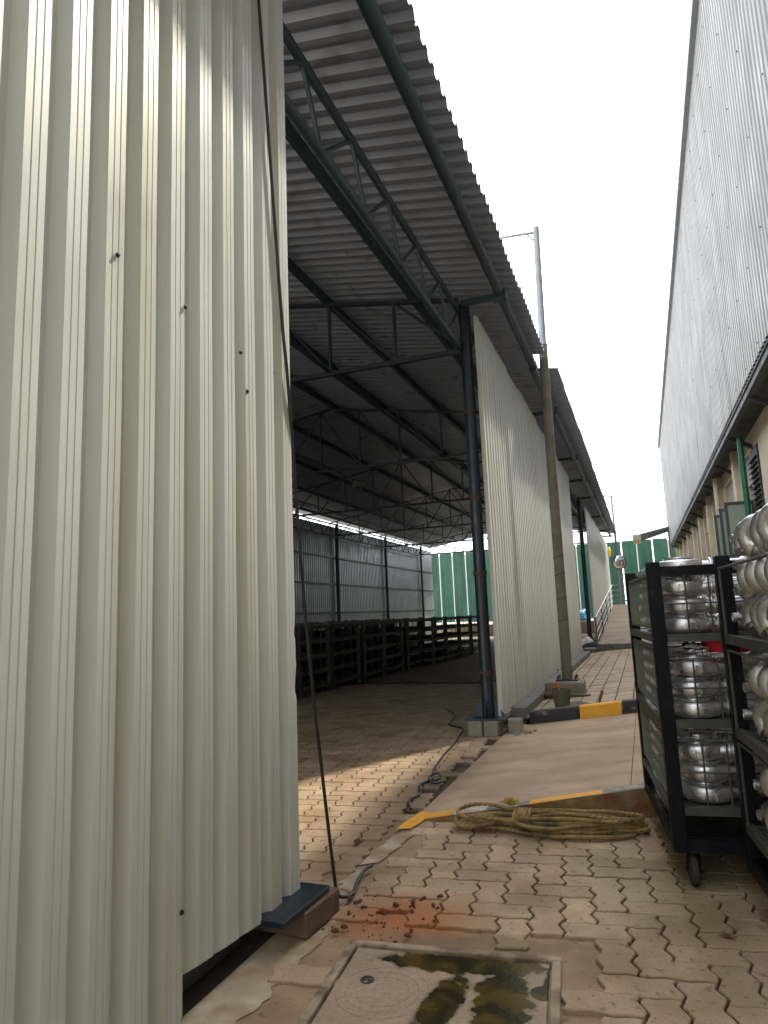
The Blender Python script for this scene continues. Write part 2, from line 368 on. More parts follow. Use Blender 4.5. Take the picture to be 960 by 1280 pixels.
# zigzag pavers in herringbone
W_ = 0.132; AMP_V, AMP_H = 0.0135, 0.0055   # zigzag of the joints across and along the rows
def paver_outline(upright):
    corners = [(-W_, -W_ / 2), (0, -W_ / 2), (W_, -W_ / 2), (W_, W_ / 2), (0, W_ / 2), (-W_, W_ / 2)]
    out = []
    for i in range(6):
        a = Vector(corners[i]); b = Vector(corners[(i + 1) % 6]); d = b - a; nrm = Vector((d.y, -d.x)).normalized()
        along = (abs(d.x) > abs(d.y)) != upright
        A = AMP_H if along else AMP_V
        for t, o in ((0.0, 0.0), (0.27, A), (0.73, -A)): out.append(a + d * t + nrm * o)
    return out
def inset(poly, g):
    n = len(poly); res = []
    for i in range(n):
        p = poly[i]; d1 = (p - poly[i - 1]).normalized(); d2 = (poly[(i + 1) % n] - p).normalized()
        n1 = Vector((-d1.y, d1.x)); n2 = Vector((-d2.y, d2.x)); b = n1 + n2
        b = b / max(0.25, b.dot(n1)) if b.length > 1e-6 else n1
        res.append(p + b * g)
    return res
def paver_mb(upright):
    _po = paver_outline(upright); _p1 = inset(_po, 0.0045); _p2 = inset(_po, 0.0080)
    mb = MB(); n = len(_p1)
    vs = [(p.x, p.y, -0.05) for p in _p1] + [(p.x, p.y, -0.004) for p in _p1] + [(p.x, p.y, 0.0) for p in _p2]
    fs = []
    for l in (0, n):
        for k in range(n): fs.append((l + k, l + (k + 1) % n, l + n + (k + 1) % n, l + n + k))
    fs.append(tuple(range(2 * n, 3 * n)))
    return mb.add(vs, fs)
PAVS = [paver_mb(False), paver_mb(True)]
pav_mes = [p_.mesh('paver', 'paver') for p_ in PAVS]
paving = struct(build('paving', grid_sheet(-7.7, 2.0, 1.45, 12.7, -0.022, 6, 8), 'bed'))
YAW = R(5.5); cy_, sy_ = math.cos(YAW), math.sin(YAW)
places = []
for i in range(-110, 40):
    for j in range(-40, 120):
        k = (i - j) % 4
        if k == 0: u, v, rot = (i + 1) * W_, (j + 0.5) * W_, 0.0
        elif k == 3: u, v, rot = (i + 0.5) * W_, (j + 1) * W_, math.pi / 2
        else: continue
        x = u * cy_ - v * sy_; y = u * sy_ + v * cy_
        if x < -7.5 or x > 1.7 or y < 1.6 or y > 12.5: continue
        if -1.60 < x < -1.36 and y < 4.3: continue                     # concrete strip
        if -1.27 < x < -0.26 and y < 2.97: continue                     # manhole surround
        if x < -1.3 and x > -1.62 and y < 2.9: continue
        if y < 3.1 and x < -1.6: continue
        if x > -1.58 and y > 4.36 + (x + 1.4) * 0.285 + 0.05: continue  # ramp
        places.append((x, y, rot))
def rank(p):
    d = math.hypot(p[0], p[1])
    vis = (p[0] > -1.5 and p[0] < 1.15 and p[1] > 2.05) or (p[0] <= -1.5 and p[1] > 2.9 and p[0] > -0.62 * p[1])
    return d + (0 if vis else 100)
places.sort(key=rank)
rest = MB()
for q, (x, y, rot) in enumerate(places):
    if x < -1.55 and y > 3.5: dz = random.uniform(-0.002, 0.002)
    else: dz = random.uniform(-0.004, 0.004)
    if q < 300:
        o = link('paver', pav_mes[1 if rot else 0], paving, (x, y, dz), (random.uniform(-.006, .006), random.uniform(-.006, .006), rot + YAW + random.uniform(-.008, .008) + (math.pi if random.random() < .5 else 0)))
    else:
        c, s = math.cos(rot + YAW), math.sin(rot + YAW)
        P_ = PAVS[1 if rot else 0]; rest.add([(v[0] * c - v[1] * s + x, v[0] * s + v[1] * c + y, v[2] + dz) for v in P_.v], P_.f)
stuff(build('pavers', rest, 'paver_rest', paving))

def ragged_poly(pts, amp, step=0.05, z=0.0, seed=1, straight=()):
    rnd = random.Random(seed); out = []; q_ = 0
    for i in range(len(pts)):
        a = Vector(pts[i]); b = Vector(pts[(i + 1) % len(pts)]); d = b - a; n_ = max(1, int(d.length / step)); nr = Vector((d.y, -d.x)).normalized()
        for k in range(n_):
            q_ += 1; o = amp * (.55 * math.sin(q_ * .75 + i) + .35 * math.sin(q_ * 1.9 + 2 * i) + rnd.uniform(-.3, .3)) if (k and i not in straight) else 0
            p = a + d * (k / n_) + nr * o; out.append((p.x, p.y, z))
    return out
# mortar bed round the manhole and along the strip
mb = MB(); mb.quad(ragged_poly([(-1.45, 1.2), (-0.12, 1.2), (-0.15, 2.55), (-0.20, 2.66), (-0.20, 3.0), (-0.6, 3.05), (-1.10, 3.06), (-1.42, 3.05)], 0.022, 0.05, -0.015, 5))
mb.quad(ragged_poly([(-1.24, 2.8), (-1.25, 3.4), (-1.25, 4.36), (-1.66, 4.40), (-1.68, 3.4), (-1.70, 2.8)], 0.02, 0.05, -0.014, 6))
struct(build('mortar_bed', mb, 'mortar'))
# pale concrete strip along the shed edge
mb = MB(); mb.quad(ragged_poly([(-1.40, 1.2), (-1.36, 2.45), (-1.37, 2.60), (-1.36, 2.78), (-1.42, 3.05), (-1.45, 3.3), (-1.56, 3.3), (-1.58, 3.0), (-1.575, 1.2)], 0.02, 0.03, -0.0105, 9, (5, 6, 7, 8)))
mb.quad(ragged_poly([(-1.45, 3.62), (-1.43, 3.8), (-1.41, 4.22), (-1.50, 4.26), (-1.545, 3.75), (-1.54, 3.56)], 0.012, 0.03, -0.006, 3))
mb.quad(ragged_poly([(-1.42, 3.2), (-1.44, 3.36), (-1.46, 3.56), (-1.53, 3.5), (-1.55, 3.26)], 0.012, 0.03, -0.008, 4))
struct(build('concrete_strip', mb, 'concrete_pale'))

# manhole
man = thing('manhole', 'square concrete manhole cover with wet mossy stains set in the paving', 'manhole', (-0.775, 2.36, 0), R(5.5))
fr = MB(); S = 0.415; T = 0.035
for a, b in (((-S, S - T), (S, S)), ((-S, -S), (S, -S + T)), ((-S, -S + T), (-S + T, S - T)), ((S - T, -S + T), (S, S - T))):
    fr.box((a[0], a[1], -0.03), (b[0], b[1], 0.012), 0, 0.004)
link('frame', fr.mesh('frame', 'mortar_frame'), man)
cv = MB(); c = S - T - 0.008; cv.box((-c, -c, -0.03), (c, c, 0.002), 0, 0.003)
link('cover', cv.mesh('cover', 'cover'), man)
hp = MB(); hp.lathe([(0.026, 0.003), (0.026, 0.006), (0.021, 0.006), (0.021, 0.0025), (0.0001, 0.0022)], (-0.265, 0.14, 0), 20); hp.box((-0.285, 0.136, 0.003), (-0.245, 0.144, 0.006))
link('lifting_eye', hp.mesh('lifting_eye', 'frame_dark'), man)
for r_ in (0.09, 0.125, 0.16):
    g = MB(); g.lathe([(r_, 0.0022), (r_ + 0.002, 0.0036), (r_ + 0.006, 0.0036), (r_ + 0.008, 0.0022)], (-0.19, 0.08, 0), 40)
    link('groove_ring', g.mesh('groove_ring', 'cover'), man)

# ------------------------------------------------------------------ ramp slab in the lane
def rz_(x): return max(0.003, 0.121 * (x + 1.50))
def front_y(x): return 4.36 + (x + 1.4) * 0.285
rp = MB(); vs = []; XS = [-1.50 + 0.15 * i for i in range(22)]
top = []
for x in XS:
    yf = front_y(x)
    top.append([(x, yf + (8.06 - yf) * j / 20.0, rz_(x)) for j in range(21)])
for i in range(len(XS) - 1):
    for j in range(20): rp.quad([top[i][j], top[i + 1][j], top[i + 1][j + 1], top[i][j + 1]], 0)
    a, b = top[i][0], top[i + 1][0]
    rp.quad([(a[0], a[1], -0.03), (b[0], b[1], -0.03), b, a], 1)
a = [top[0][j] for j in (0, 20)]
rp.quad([(a[1][0], a[1][1], -0.03), (a[0][0], a[0][1], -0.03), a[0], a[1]], 1)
ramp_o = struct(build('ramp', rp, ['ramp', 'ramp_side']))
def paint(name, x0, x1, w0, m_, z=0.004):
    mb = MB(); n_ = 8
    for i in range(n_):
        xa = x0 + (x1 - x0) * i / n_; xb = x0 + (x1 - x0) * (i + 1) / n_
        ya, yb = front_y(xa) + .004, front_y(xb) + .004; wa = w0 * random.uniform(.9, 1.05); 
        mb.quad([(xa, ya, rz_(xa) + z), (xb, yb, rz_(xb) + z), (xb, yb + w0, rz_(xb) + z), (xa, ya + w0, rz_(xa) + z)])
    return build(name, mb, m_, ramp_o)
paint('edge_paint', -1.44, -1.26, 0.13, 'yellow_paint'); paint('edge_paint', -1.255, -1.05, 0.11, 'white_paint')
paint('edge_paint', -1.045, -0.79, 0.11, 'grey_paint'); paint('edge_paint', -0.785, -0.345, 0.105, 'yellow_paint')
paint('edge_paint', -0.34, 0.35, 0.12, 'grey_paint')
mb = MB(); mb.quad(ragged_poly([(-1.535, 4.14), (-1.45, 4.16), (-1.42, 4.34), (-1.41, 4.50), (-1.50, 4.53)], 0.006, 0.05, 0.010, 2))
build('edge_paint', mb, 'yellow_paint', ramp_o)
# expansion joint in the slab
mb = MB(); mb.quad([(-0.178, 4.75, rz_(-.178) + .002), (-0.172, 4.75, rz_(-.172) + .002), (-0.163, 8.0, rz_(-.163) + .002), (-0.168, 8.0, rz_(-.168) + .002)])
build('joint', mb, 'bed', ramp_o)

# painted kerb behind the ramp
kerb = struct(build('kerb', MB().quad([(-1.30, 8.085, 0.02), (1.5, 8.085, 0.02), (1.5, 8.2, 0.02), (-1.30, 8.2, 0.02)]), 'concrete'))
for x0, x1, m_ in ((-1.31, -0.765, 'black_paint'), (-0.755, -0.315, 'yellow_paint'), (-0.305, 0.14, 'black_paint'), (0.15, 0.6, 'yellow_paint'), (0.61, 1.06, 'black_paint')):
    mb = MB(); za, zb = rz_(x0), rz_(x1); h_ = 0.135; ya, yb = 8.03 - (x0 + .7) * -.02, 8.03 - (x1 + .7) * -.02; c = .012
    pr_ = [(0, -.1), (0, h_ - c), (c, h_), (.13, h_), (.13, -.1)]
    mb.add([(x, y + p, z + q) for (x, y, z) in ((x0, ya, za), (x1, yb, zb)) for p, q in pr_], [(0, 5, 6, 1), (1, 6, 7, 2), (2, 7, 8, 3), (3, 8, 9, 4), (0, 1, 2, 3, 4), (9, 8, 7, 6, 5)])
    build('kerb_stone', mb, m_, kerb)

# raised pavement beyond the kerb, square pavers
def pz(x): return 0.075 + 0.075 * (x + 1.5)
mb = MB(); mb.quad([(-1.6, 8.1, pz(-1.6) - .012), (1.9, 8.1, pz(1.9) - .012), (1.9, 24, pz(1.9) - .012), (-1.6, 24, pz(-1.6) - .012)])
pvm = struct(build('pavement', mb, 'bed'))
mb = MB()
n_x, n_y = 15, 72
for i in range(n_x):
    for j in range(n_y):
        x0 = -1.5 + i * .215; y0 = 8.2 + j * .215 + (i % 2) * 0.1075; g = .008; z = pz(x0 + .1) + random.uniform(-.003, .003)
        tl = 0.215 * 0.075
        mb.add([(x0 + g, y0 + g, z - .03), (x0 + .215 - g, y0 + g, z - .03), (x0 + .215 - g, y0 + .215 - g, z - .03), (x0 + g, y0 + .215 - g, z - .03),
                (x0 + g, y0 + g, z - tl / 2), (x0 + .215 - g, y0 + g, z + tl / 2), (x0 + .215 - g, y0 + .215 - g, z + tl / 2), (x0 + g, y0 + .215 - g, z - tl / 2)],
               [(4, 5, 6, 7), (0, 1, 5, 4), (1, 2, 6, 5), (2, 3, 7, 6), (3, 0, 4, 7)])
M['paver_pale'] = mat('pale brown pavers', (0.44, 0.34, 0.24), 0.85, 0, 0.3, 3, dirt=(0.33, 0.17, 0.08), dirt_amt=(0.56, 0.72), dscale=1.2, bmp=0.2)
stuff(build('pavers', mb, 'paver_pale', pvm))

# speed hump / step and far access ramp
hump = MB(); hump.box((-1.62, 19.6, 0.0), (-1.28, 20.2, 0.2), 0, .02); hump.box((-1.27, 20.0, 0.0), (0.9, 20.35, 0.30), 0, .02)
struct(build('step', hump, 'plinth'))
ar = MB()
ar.add([(-1.36, 20.9, .1), (1.4, 20.9, .1), (1.4, 32, 1.38), (-1.22, 32, 1.38), (1.4, 37, 1.40), (-1.22, 37, 1.40)], [(0, 1, 2, 3), (3, 2, 4, 5)])
ar.add([(-1.36, 20.9, -.03), (-1.36, 20.9, .1), (-1.22, 32, 1.38), (-1.22, 32, -.03), (-1.22, 37, 1.40), (-1.22, 37, -.03)], [(0, 1, 2, 3), (3, 2, 4, 5)])
ar.quad([(-1.36, 20.9, -.03), (1.4, 20.9, -.03), (1.4, 20.9, .1), (-1.36, 20.9, .1)])
M['ramp_far'] = mat('brown access ramp concrete', (0.40, 0.31, 0.22), 0.9, 0, 0.25, 1.5, dirt=(0.26, 0.20, 0.14), dirt_amt=(.5, .7), dscale=2)
struct(build('access_ramp', ar, 'ramp_far'))
# pale yard beyond the shed bays
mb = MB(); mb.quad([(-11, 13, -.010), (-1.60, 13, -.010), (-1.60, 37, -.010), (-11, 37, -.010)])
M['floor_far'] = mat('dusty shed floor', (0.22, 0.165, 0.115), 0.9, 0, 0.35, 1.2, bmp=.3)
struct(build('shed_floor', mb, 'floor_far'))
mb = MB(); mb.box((-40, 37.2, -.03), (30, 90, 0.62)); struct(build('upper_yard', mb, 'far_ground'))

# ------------------------------------------------------------------ corrugated sheets
PITCH = 0.165; DEPTH = 0.036
def rib(t):
    """one pitch of the trapezoid profile as (offset along, depth)"""
    return [(0.000, 0.0), (0.026, 0.0), (0.0275, 0.001), (0.055, DEPTH - .001), (0.057, DEPTH), (0.082, DEPTH), (0.0832, DEPTH - .0022), (0.0865, DEPTH - .0022), (0.0877, DEPTH), (0.110, DEPTH), (0.1112, DEPTH - .0022), (0.1145, DEPTH - .0022), (0.1157, DEPTH), (0.138, DEPTH), (0.140, DEPTH - .001)]
RIB_S = [(0.0, 0.0), (0.026, 0.0), (0.057, DEPTH), (0.139, DEPTH)]
RIB_R = [(0.0, 0.0), (0.050, 0.0), (0.082, 0.042), (0.127, 0.042)]
def profile(nrib, fine=False, roof=False):
    pr_ = []
    for k in range(nrib):
        pr_ += [(k * PITCH + a, d) for a, d in (RIB_R if roof else (rib(0) if fine else RIB_S))]
    pr_.append((nrib * PITCH, 0.0)); pr_.append((nrib * PITCH + 0.03, -0.0012))
    return pr_
def vsheet(nrib, z0, z1, fine=False, rows=1, z0b=None, wob=0.0, seed=0, thick=0.0, jag=0.0):
    """upright sheet running along +Y from 0, ribs towards +X"""
    rnd = random.Random(seed); pr_ = profile(nrib, fine); L = pr_[-1][0]; mb = MB(); vs = []; n_ = len(pr_)
    ph = [rnd.uniform(0, 6.28) for _ in range(6)]
    for j in range(rows + 1):
        for (y, d) in pr_:
            zb = z0 + ((z0b - z0) * y / L if z0b is not None else 0)
            if jag: zb += (d / DEPTH) * jag
            z = zb + (z1 - zb) * j / rows
            o = wob * (math.sin(z * 2.1 + ph[0] + y * 3) + .6 * math.sin(z * 5.3 + ph[1] - y * 5) + .4 * math.sin(z * 9 + ph[2] + y * 11)) if wob else 0
            vs.append((d + o, y + (o * .8 if wob else 0), z))
    fs = [(j * n_ + i, j * n_ + i + 1, (j + 1) * n_ + i + 1, (j + 1) * n_ + i) for j in range(rows) for i in range(n_ - 1)]
    return mb.add(vs, fs)

shed = thing('shed', 'long open shed with cream corrugated side panels, dark steel frame and grey corrugated roof', 'shed', (-5.9, 17, 0), base=True)
BX, BY = -shed.location.x, -shed.location.y
PX = -1.575      # side panel plane (valley)
# near panel: two big sheets beside the camera, with dents at the free edge
def near_sheet(y0, nrib, z0, z0b, seed, dents=(), jag=0):
    mb = vsheet(nrib, z0, 4.78, True, 110, z0b, 0.0005, seed, jag=jag)
    nv = []
    for (x, y, z) in mb.v:
        for (dy, dz, r_, a_) in dents:
            q = ((y - dy) / r_) ** 2 + ((z - dz) / (r_ * .8)) ** 2
            if q < 4: e = math.exp(-q * 1.6); x -= a_ * e; y += a_ * .5 * e * math.sin(z * 120)
        nv.append((x, y, z))
    mb.v = nv
    n_ = len(mb.v); mb.v += [(x - .0012, y, z) for x, y, z in nv]
    mb.f += [tuple(i + n_ for i in reversed(f)) for f in mb.f]; mb.mi = [0] * len(mb.f)
    return mb
for y0, nr, z0, z0b, sd, dn, jg in ((0.10, 6, -0.03, -0.03, 3, (), 0), (1.085, 6, -0.03, -0.035, 4, (), 0), (2.085, 5, 0.125, 0.06, 5, ((0.86, 1.42, .04, .016), (0.84, 1.25, .05, .02), (0.80, 1.0, .035, .014), (.85, 1.1, .03, -.012)), 0.02)):
    me = near_sheet(y0, nr, z0, z0b, sd, dn, jg).mesh('wall_sheet', 'sheet', False)
    link('wall_sheet', me, shed, (PX + BX + (0.004 if sd == 5 else 0), y0 + BY, 0))
for y, z in ((1.683, 2.527), (2.046, 2.499), (2.46, 2.468), (2.77, 2.483), (2.041, 0.348), (1.23, 2.54), (2.483, 2.296)):
    mb = MB(); mb.lathe([(.0095, 0), (.0095, .003), (.0055, .0035), (.0055, .009), (.0001, .0095)], (0, 0, 0), 8, 'x')
    yy = (y - (1.085 if y < 2.085 else 2.085)) % PITCH
    d = 0.0 if yy < .026 else (DEPTH if .056 <= yy <= .139 else DEPTH * .5)
    link('screw', mb.mesh('screw', 'cable'), shed, (PX + BX + d + 0.004, y + BY, z))
# other side sheets
def run_sheets(x, ys, y1, z0, z1, m_, tops=None, face=1, name='wall_sheet', rows=1, wob=0.0):
    y = ys; k = 0; cache = {}
    while y < y1 - 0.05:
        nr = min(6, max(1, int(round((y1 - y) / PITCH))))
        zt = z1 + (random.uniform(-.03, .03) if tops else 0)
        key = (nr, k % 3)
        if key not in cache: cache[key] = vsheet(nr, z0, zt, False, rows, None, wob, k).mesh(name, m_)
        if face > 0: link(name, cache[key], shed, (x + BX + random.uniform(0, .004), y + BY, 0))
        else: link(name, cache[key], shed, (x + BX, y + BY + nr * PITCH, 0), (0, 0, math.pi))
        y += nr * PITCH; k += 1
run_sheets(PX, -2.9, 0.10, 0.0, 4.78, 'sheet')
run_sheets(PX, 7.58, 18.5, 0.15, 4.78, 'sheet', True, rows=24, wob=.0009)
run_sheets(PX, 24.1, 40.0, 0.10, 4.78, 'sheet', True, rows=6, wob=.001)
run_sheets(-10.8, -3.0, 36.4, 0.0, 4.74, 'wall_silver', rows=4, wob=.0012)
# roof
def roof_sheet_mesh(xa, za, xb, zb, nrib, rows=5):
    pr_ = profile(nrib, roof=True); mb = MB(); vs = []; n_ = len(pr_); d = Vector((xb - xa, 0, zb - za)); nrm = Vector((-(zb - za), 0, xb - xa)).normalized()
    if nrm.z < 0: nrm = -nrm
    for j in range(rows + 1):
        for (y, dd) in pr_:
            p = Vector((xa, y, za)) + d * (j / rows) + nrm * dd; vs.append(tuple(p))
    fs = [(j * n_ + i, (j + 1) * n_ + i, (j + 1) * n_ + i + 1, j * n_ + i + 1) for j in range(rows) for i in range(n_ - 1)]
    return mb.add(vs, fs).mesh('roof_sheet', 'roof_sheet')
SL = 0.17; RX = -5.9
def roof_z(x, e=(-1.03, 5.09)): return e[1] + SL * (e[0] - x) if x > RX else e[1] + SL * (e[0] - RX) - SL * (RX - x)
rs1 = roof_sheet_mesh(-1.03, 5.09, RX, roof_z(RX), 6); rs2 = roof_sheet_mesh(-0.92, roof_z(-.92) - .006, RX, roof_z(RX) - .006, 6)
rs1b = roof_sheet_mesh(-1.03, 5.09, RX, roof_z(RX), 2)
rs_cut = roof_sheet_mesh(-1.22, roof_z(-1.22) - .003, RX, roof_z(RX) - .003, 6)
rl1 = roof_sheet_mesh(-11.15, roof_z(-11.15), RX, roof_z(RX), 6)
y = -3.2; k = 0
while y < 36.6:
    jx = random.uniform(-.012, .012)
    if y < 9.5: link('roof_sheet', rs1, shed, (BX + jx, y + BY, random.uniform(0, .003)))
    elif y < 10.5:
        link('roof_sheet', rs1b, shed, (BX, y + BY, .001))
        link('roof_sheet', rs_cut, shed, (BX, y + BY, 0))          # cut back round the lamp pole
    else: link('roof_sheet', rs2, shed, (BX + jx, y + BY, random.uniform(0, .003)))
    link('roof_sheet', rl1, shed, (BX, y + BY, 0)); y += 6 * PITCH
mb = MB(); mb.bar((RX, -3.2, roof_z(RX) + .05), (RX, 37, roof_z(RX) + .05), .5, .02); build('ridge_cap', mb, 'roof_sheet', shed)

# frame
POSTS = [2.75, 7.63, 12.9, 18.2, 23.5, 28.8, 34.1]
QX = -1.69
for y in POSTS:
    p = build('post', MB().cyl((QX, y, .17), (QX, y, 4.98), .068, n=16), 'steel', shed, smooth=True)
    if y in (2.75,): continue
    g = MB()
    for s in (0, 1, 2, 3):
        a = math.pi / 2 * s; c, s_ = math.cos(a), math.sin(a); t = .005
        g.add([(QX + c * .06 - s_ * q, y + s_ * .06 + c * q, z) for q in (-t, t) for z in (.165, .36)] + [(QX + c * .19 - s_ * q, y + s_ * .19 + c * q, .165) for q in (-t, t)],
              [(0, 4, 1), (2, 3, 5), (0, 2, 5, 4), (1, 4, 5, 3), (0, 1, 3, 2)])
    build('gusset', g, 'steel', shed)
    build('base_plate', MB().box((QX - .21, y - .21, .15), (QX + .21, y + .21, .166), 0, .002), 'steel', shed)
for y in POSTS:
    build('post', MB().cyl((-10.65, y, 0), (-10.65, y, 4.85), .06, n=10), 'steel', shed, smooth=True)
# gussets and base plate of the nearest post (its plate pokes out from under the panel)
# rusty wire ties on the open bay post
for z in (1.72, 2.6, 3.6, 0.62):
    for q in range(3):
        mb = MB(); pts = []
        for k in range(17):
            t = 2 * math.pi * k / 16; pts.append((QX + .074 * math.cos(t), 7.63 + .074 * math.sin(t), z + q * .016 + .01 * math.sin(t * 2 + q)))
        build('wire_tie', mb.tube(pts, .006, 5), 'rust_tie', shed)
# eave tube and brackets
build('eave_tube', MB().cyl((-1.23, -3, 4.97), (-1.23, 10.1, 4.97), .055, n=12), 'steel_in', shed, smooth=True)
build('eave_tube', MB().cyl((-1.235, 10.1, 4.93), (-1.235, 37, 4.93), .055, n=12), 'steel_in', shed, smooth=True)
for y in (7.5, 12.6, 16.9, 20.0, 23.4, 28.6, 34.0, 37.0):
    build('bracket', MB().bar((QX, y, 4.93), (-1.22, y, 4.93), .05, .07), 'steel_in', shed)
    build('bracket_cap', MB().box((-1.30, y - .06, 4.88), (-1.15, y + .06, 4.99)), 'steel_in', shed)
# longitudinal lattice girders under the eave
def lattice(x, y0, y1, zl, zu, r_, n_, mat_, parent):
    g = build('girder', MB().cyl((x, y0, zu), (x, y1, zu), r_, n=10), mat_, parent, smooth=True)
    build('bottom_chord', MB().cyl((x, y0, zl), (x, y1, zl), r_, n=10), mat_, g, loc=(0, 0, 0), smooth=True)
    st = (y1 - y0) / n_
    for k in range(n_):
        ya, ym, yb = y0 + k * st, y0 + (k + .32) * st, y0 + (k + 1) * st
        build('brace', MB().cyl((x, ya, zu), (x, ym, zl), r_ * .55, n=6), mat_, g, loc=(0, 0, 0))
        build('brace', MB().cyl((x, ym, zl), (x, yb, zu), r_ * .55, n=6), mat_, g, loc=(0, 0, 0))
for a, b in zip(POSTS[:-1], POSTS[1:]): lattice(-1.76, a, b - .03, 4.42, 4.90, .034, 6, 'steel_in', shed)
for a, b in zip(POSTS[:-1], POSTS[1:]): lattice(-10.5, a, b - .03, 4.30, 4.75, .028, 6, 'steel', shed)
lattice(-1.76, -2.6, 2.7, 4.42, 4.90, .034, 6, 'steel_in', shed)
# transverse trusses
def truss(y, parent):
    t = build('truss', MB().bar((QX, y, 4.40), (-10.6, y, 4.40), .055), 'steel', parent)
    c = MB(); c.bar((-1.75, y, roof_z(-1.75) - .17), (RX, y, roof_z(RX) - .17), .045); c.bar((RX, y, roof_z(RX) - .17), (-10.9, y, roof_z(-10.9) - .17), .045)
    build('top_chord', c, 'steel', t, loc=(0, 0, 0))
    xs = [QX - (10.6 - 1.69) * k / 10 for k in range(11)]
    for k, x in enumerate(xs):
        zt = roof_z(x) - .17
        build('hanger', MB().bar((x, y, 4.40), (x, y, zt), .036), 'steel', t, loc=(0, 0, 0))
        if k < 10:
            x2 = xs[k + 1]; z2 = roof_z(x2) - .17
            p, q = ((x, 4.40), (x2, z2)) if k < 5 else ((x, zt), (x2, 4.40))
            build('brace', MB().bar((p[0], y + .02, p[1]), (q[0], y + .02, q[1]), .03), 'steel', t, loc=(0, 0, 0))
for y in (7.63, 18.2, 23.5, 28.8, 34.1): truss(y, shed)
# mid-span ties
for y in (12.9,):
    truss(y, shed)
# purlins
for k in range(8):
    x = -2.35 - k * 1.18
    build('purlin', MB().bar((x, -3, roof_z(x) - .075), (x, 37, roof_z(x) - .075), .06, .11), 'steel_in' if k < 4 else 'steel', shed)
# bottom bracing runs along the shed
for x in (-3.48, -5.9, -8.3):
    build('tie_bar', MB().cyl((x, -3, 4.42), (x, 36.5, 4.42), .025, n=8), 'steel', shed)
# girts on the far wall
for z in (1.5, 2.55, 3.55):
    build('girt', MB().bar((-10.7, -3, z), (-10.7, 36.3, z), .05, .06), 'steel', shed)
# stub of a hanging lamp
for (x, y) in ((-6.0, 14.6),):
    l = build('hanging_lamp', MB().lathe([(.02, 4.55), (.12, 4.46), (.16, 4.36), (.155, 4.36), (.02, 4.5)], (x, y, 0), 16), 'galv', shed, smooth=True)

# base plate of the nearest post on a timber packer
bpl = thing('column_base', 'dark blue steel base plate poking out under the near cream panel', 'base plate', (-1.595, 2.76, 0.10), R(-2))
mb = MB(); mb.box((-.19, -.21, 0), (.17, .19, .022), 0, .003); link('plate', mb.mesh('plate', 'steel'), bpl)
for x, y in ((.145, -.16), (.145, .15), (-.14, .15)):
    link('bolt_hole', MB().lathe([(.0001, .0232), (.013, .0232), (.014, .0222)], (x, y, 0), 10).mesh('bolt_hole', 'cable'), bpl)
mb = MB(); mb.add([(-.12, .08, .022), (.03, .08, .022), (-.12, .08, .20), (-.12, .092, .022), (.03, .092, .022), (-.12, .092, .20)], [(0, 1, 2), (5, 4, 3), (0, 3, 4, 1), (1, 4, 5, 2), (2, 5, 3, 0)])
link('gusset', mb.mesh('gusset', 'steel'), bpl)
pk = build('timber_packer', MB().box((-.16, -.10, 0), (.165, .19, .097), 0, .006), 'wood', None, (-1.575, 2.82, 0.0), rot=(0, 0, R(-4)))
tag(pk, 'worn timber block packed under the near steel base plate', 'timber block')
pk = build('timber_packer', MB().box((-.10, -.9, 0), (.06, .5, .10), 0, .006), 'frame_dark', None, (-1.72, 2.1, 0.0))
tag(pk, 'dark packing beam lying in the gap under the near panel', 'timber block')

# concrete cubes under the open bay post
for k, (x, y, s, rz, lb) in enumerate(((-1.79, 7.42, .155, .05, 'left concrete test cube under the plate of the dark pipe post'), (-1.615, 7.43, .155, -.06, 'middle concrete test cube under the plate of the dark pipe post'), (-1.40, 7.60, .16, .25, 'right concrete test cube beside the end of the long cream panel'))):
    o = build('concrete_block', MB().box((-s / 2, -s / 2, 0), (s / 2, s / 2, .148), 0, .008), 'concrete', None, (x, y, 0), rot=(0, 0, rz))
    tag(o, lb, 'concrete block', 'concrete cubes under the post')
rub = MB(); rnd = random.Random(3)
for k in range(26):
    x, y = -1.30 + rnd.uniform(-.12, .14), 7.42 + rnd.uniform(-.10, .10); r_ = rnd.uniform(.008, .028); z = max(0.0, rz_(x))
    rub.lathe([(.001, -r_ * .2), (r_, 0), (r_ * .8, r_ * .6), (.001, r_ * .9)], (x, y, z), 6, mod=lambda t: .8 + .3 * math.sin(t * 2 + k))
tag(stuff(build('mortar_rubble', rub, 'concrete')), 'crumbs of grey mortar beside the concrete cubes', 'rubble')

# plinth under the long panel
pl = MB(); pl.box((-1.66, 8.15, -.02), (-1.37, 18.7, .195), 0, .012)
pl_o = struct(build('plinth', pl, 'plinth'))

# ------------------------------------------------------------------ right building
fac = thing('factory_building', 'tall factory wall of pale corrugated cladding above a cream wall with windows', 'building', (6, 16, 0), base=True)
FX, FY = -6, -16
CX = 1.65
def top_z(y): return 10.28 - 0.022 * max(0, y - 10)
cache = {}
y = -12.0; k = 0; Z0 = 4.30
while y < 38.4:
    zt = top_z(y)
    mb = vsheet(6, Z0, zt, False, 8, top_z and None, .002, k)
    mb.v = [(-x * 1.25, y_, z) for x, y_, z in mb.v]; mb.f = [tuple(reversed(f)) for f in mb.f]
    link('cladding_sheet', mb.mesh('cladding_sheet', 'clad'), fac, (CX + FX, y + FY, random.uniform(-.004, .004))); y += 6 * PITCH; k += 1
YE = y
sc = MB()
for zz in (4.42, 5.4, 6.5, 7.6, 8.7, 9.7):
    yy = 3.0
    while yy < YE - .3:
        sc.box((CX - DEPTH * 1.25 - .008, yy + .115 - .008, zz - .008), (CX - DEPTH * 1.25 + .002, yy + .115 + .008, zz + .008)); yy += PITCH * 6
stuff(build('screws', sc, 'cable', fac))
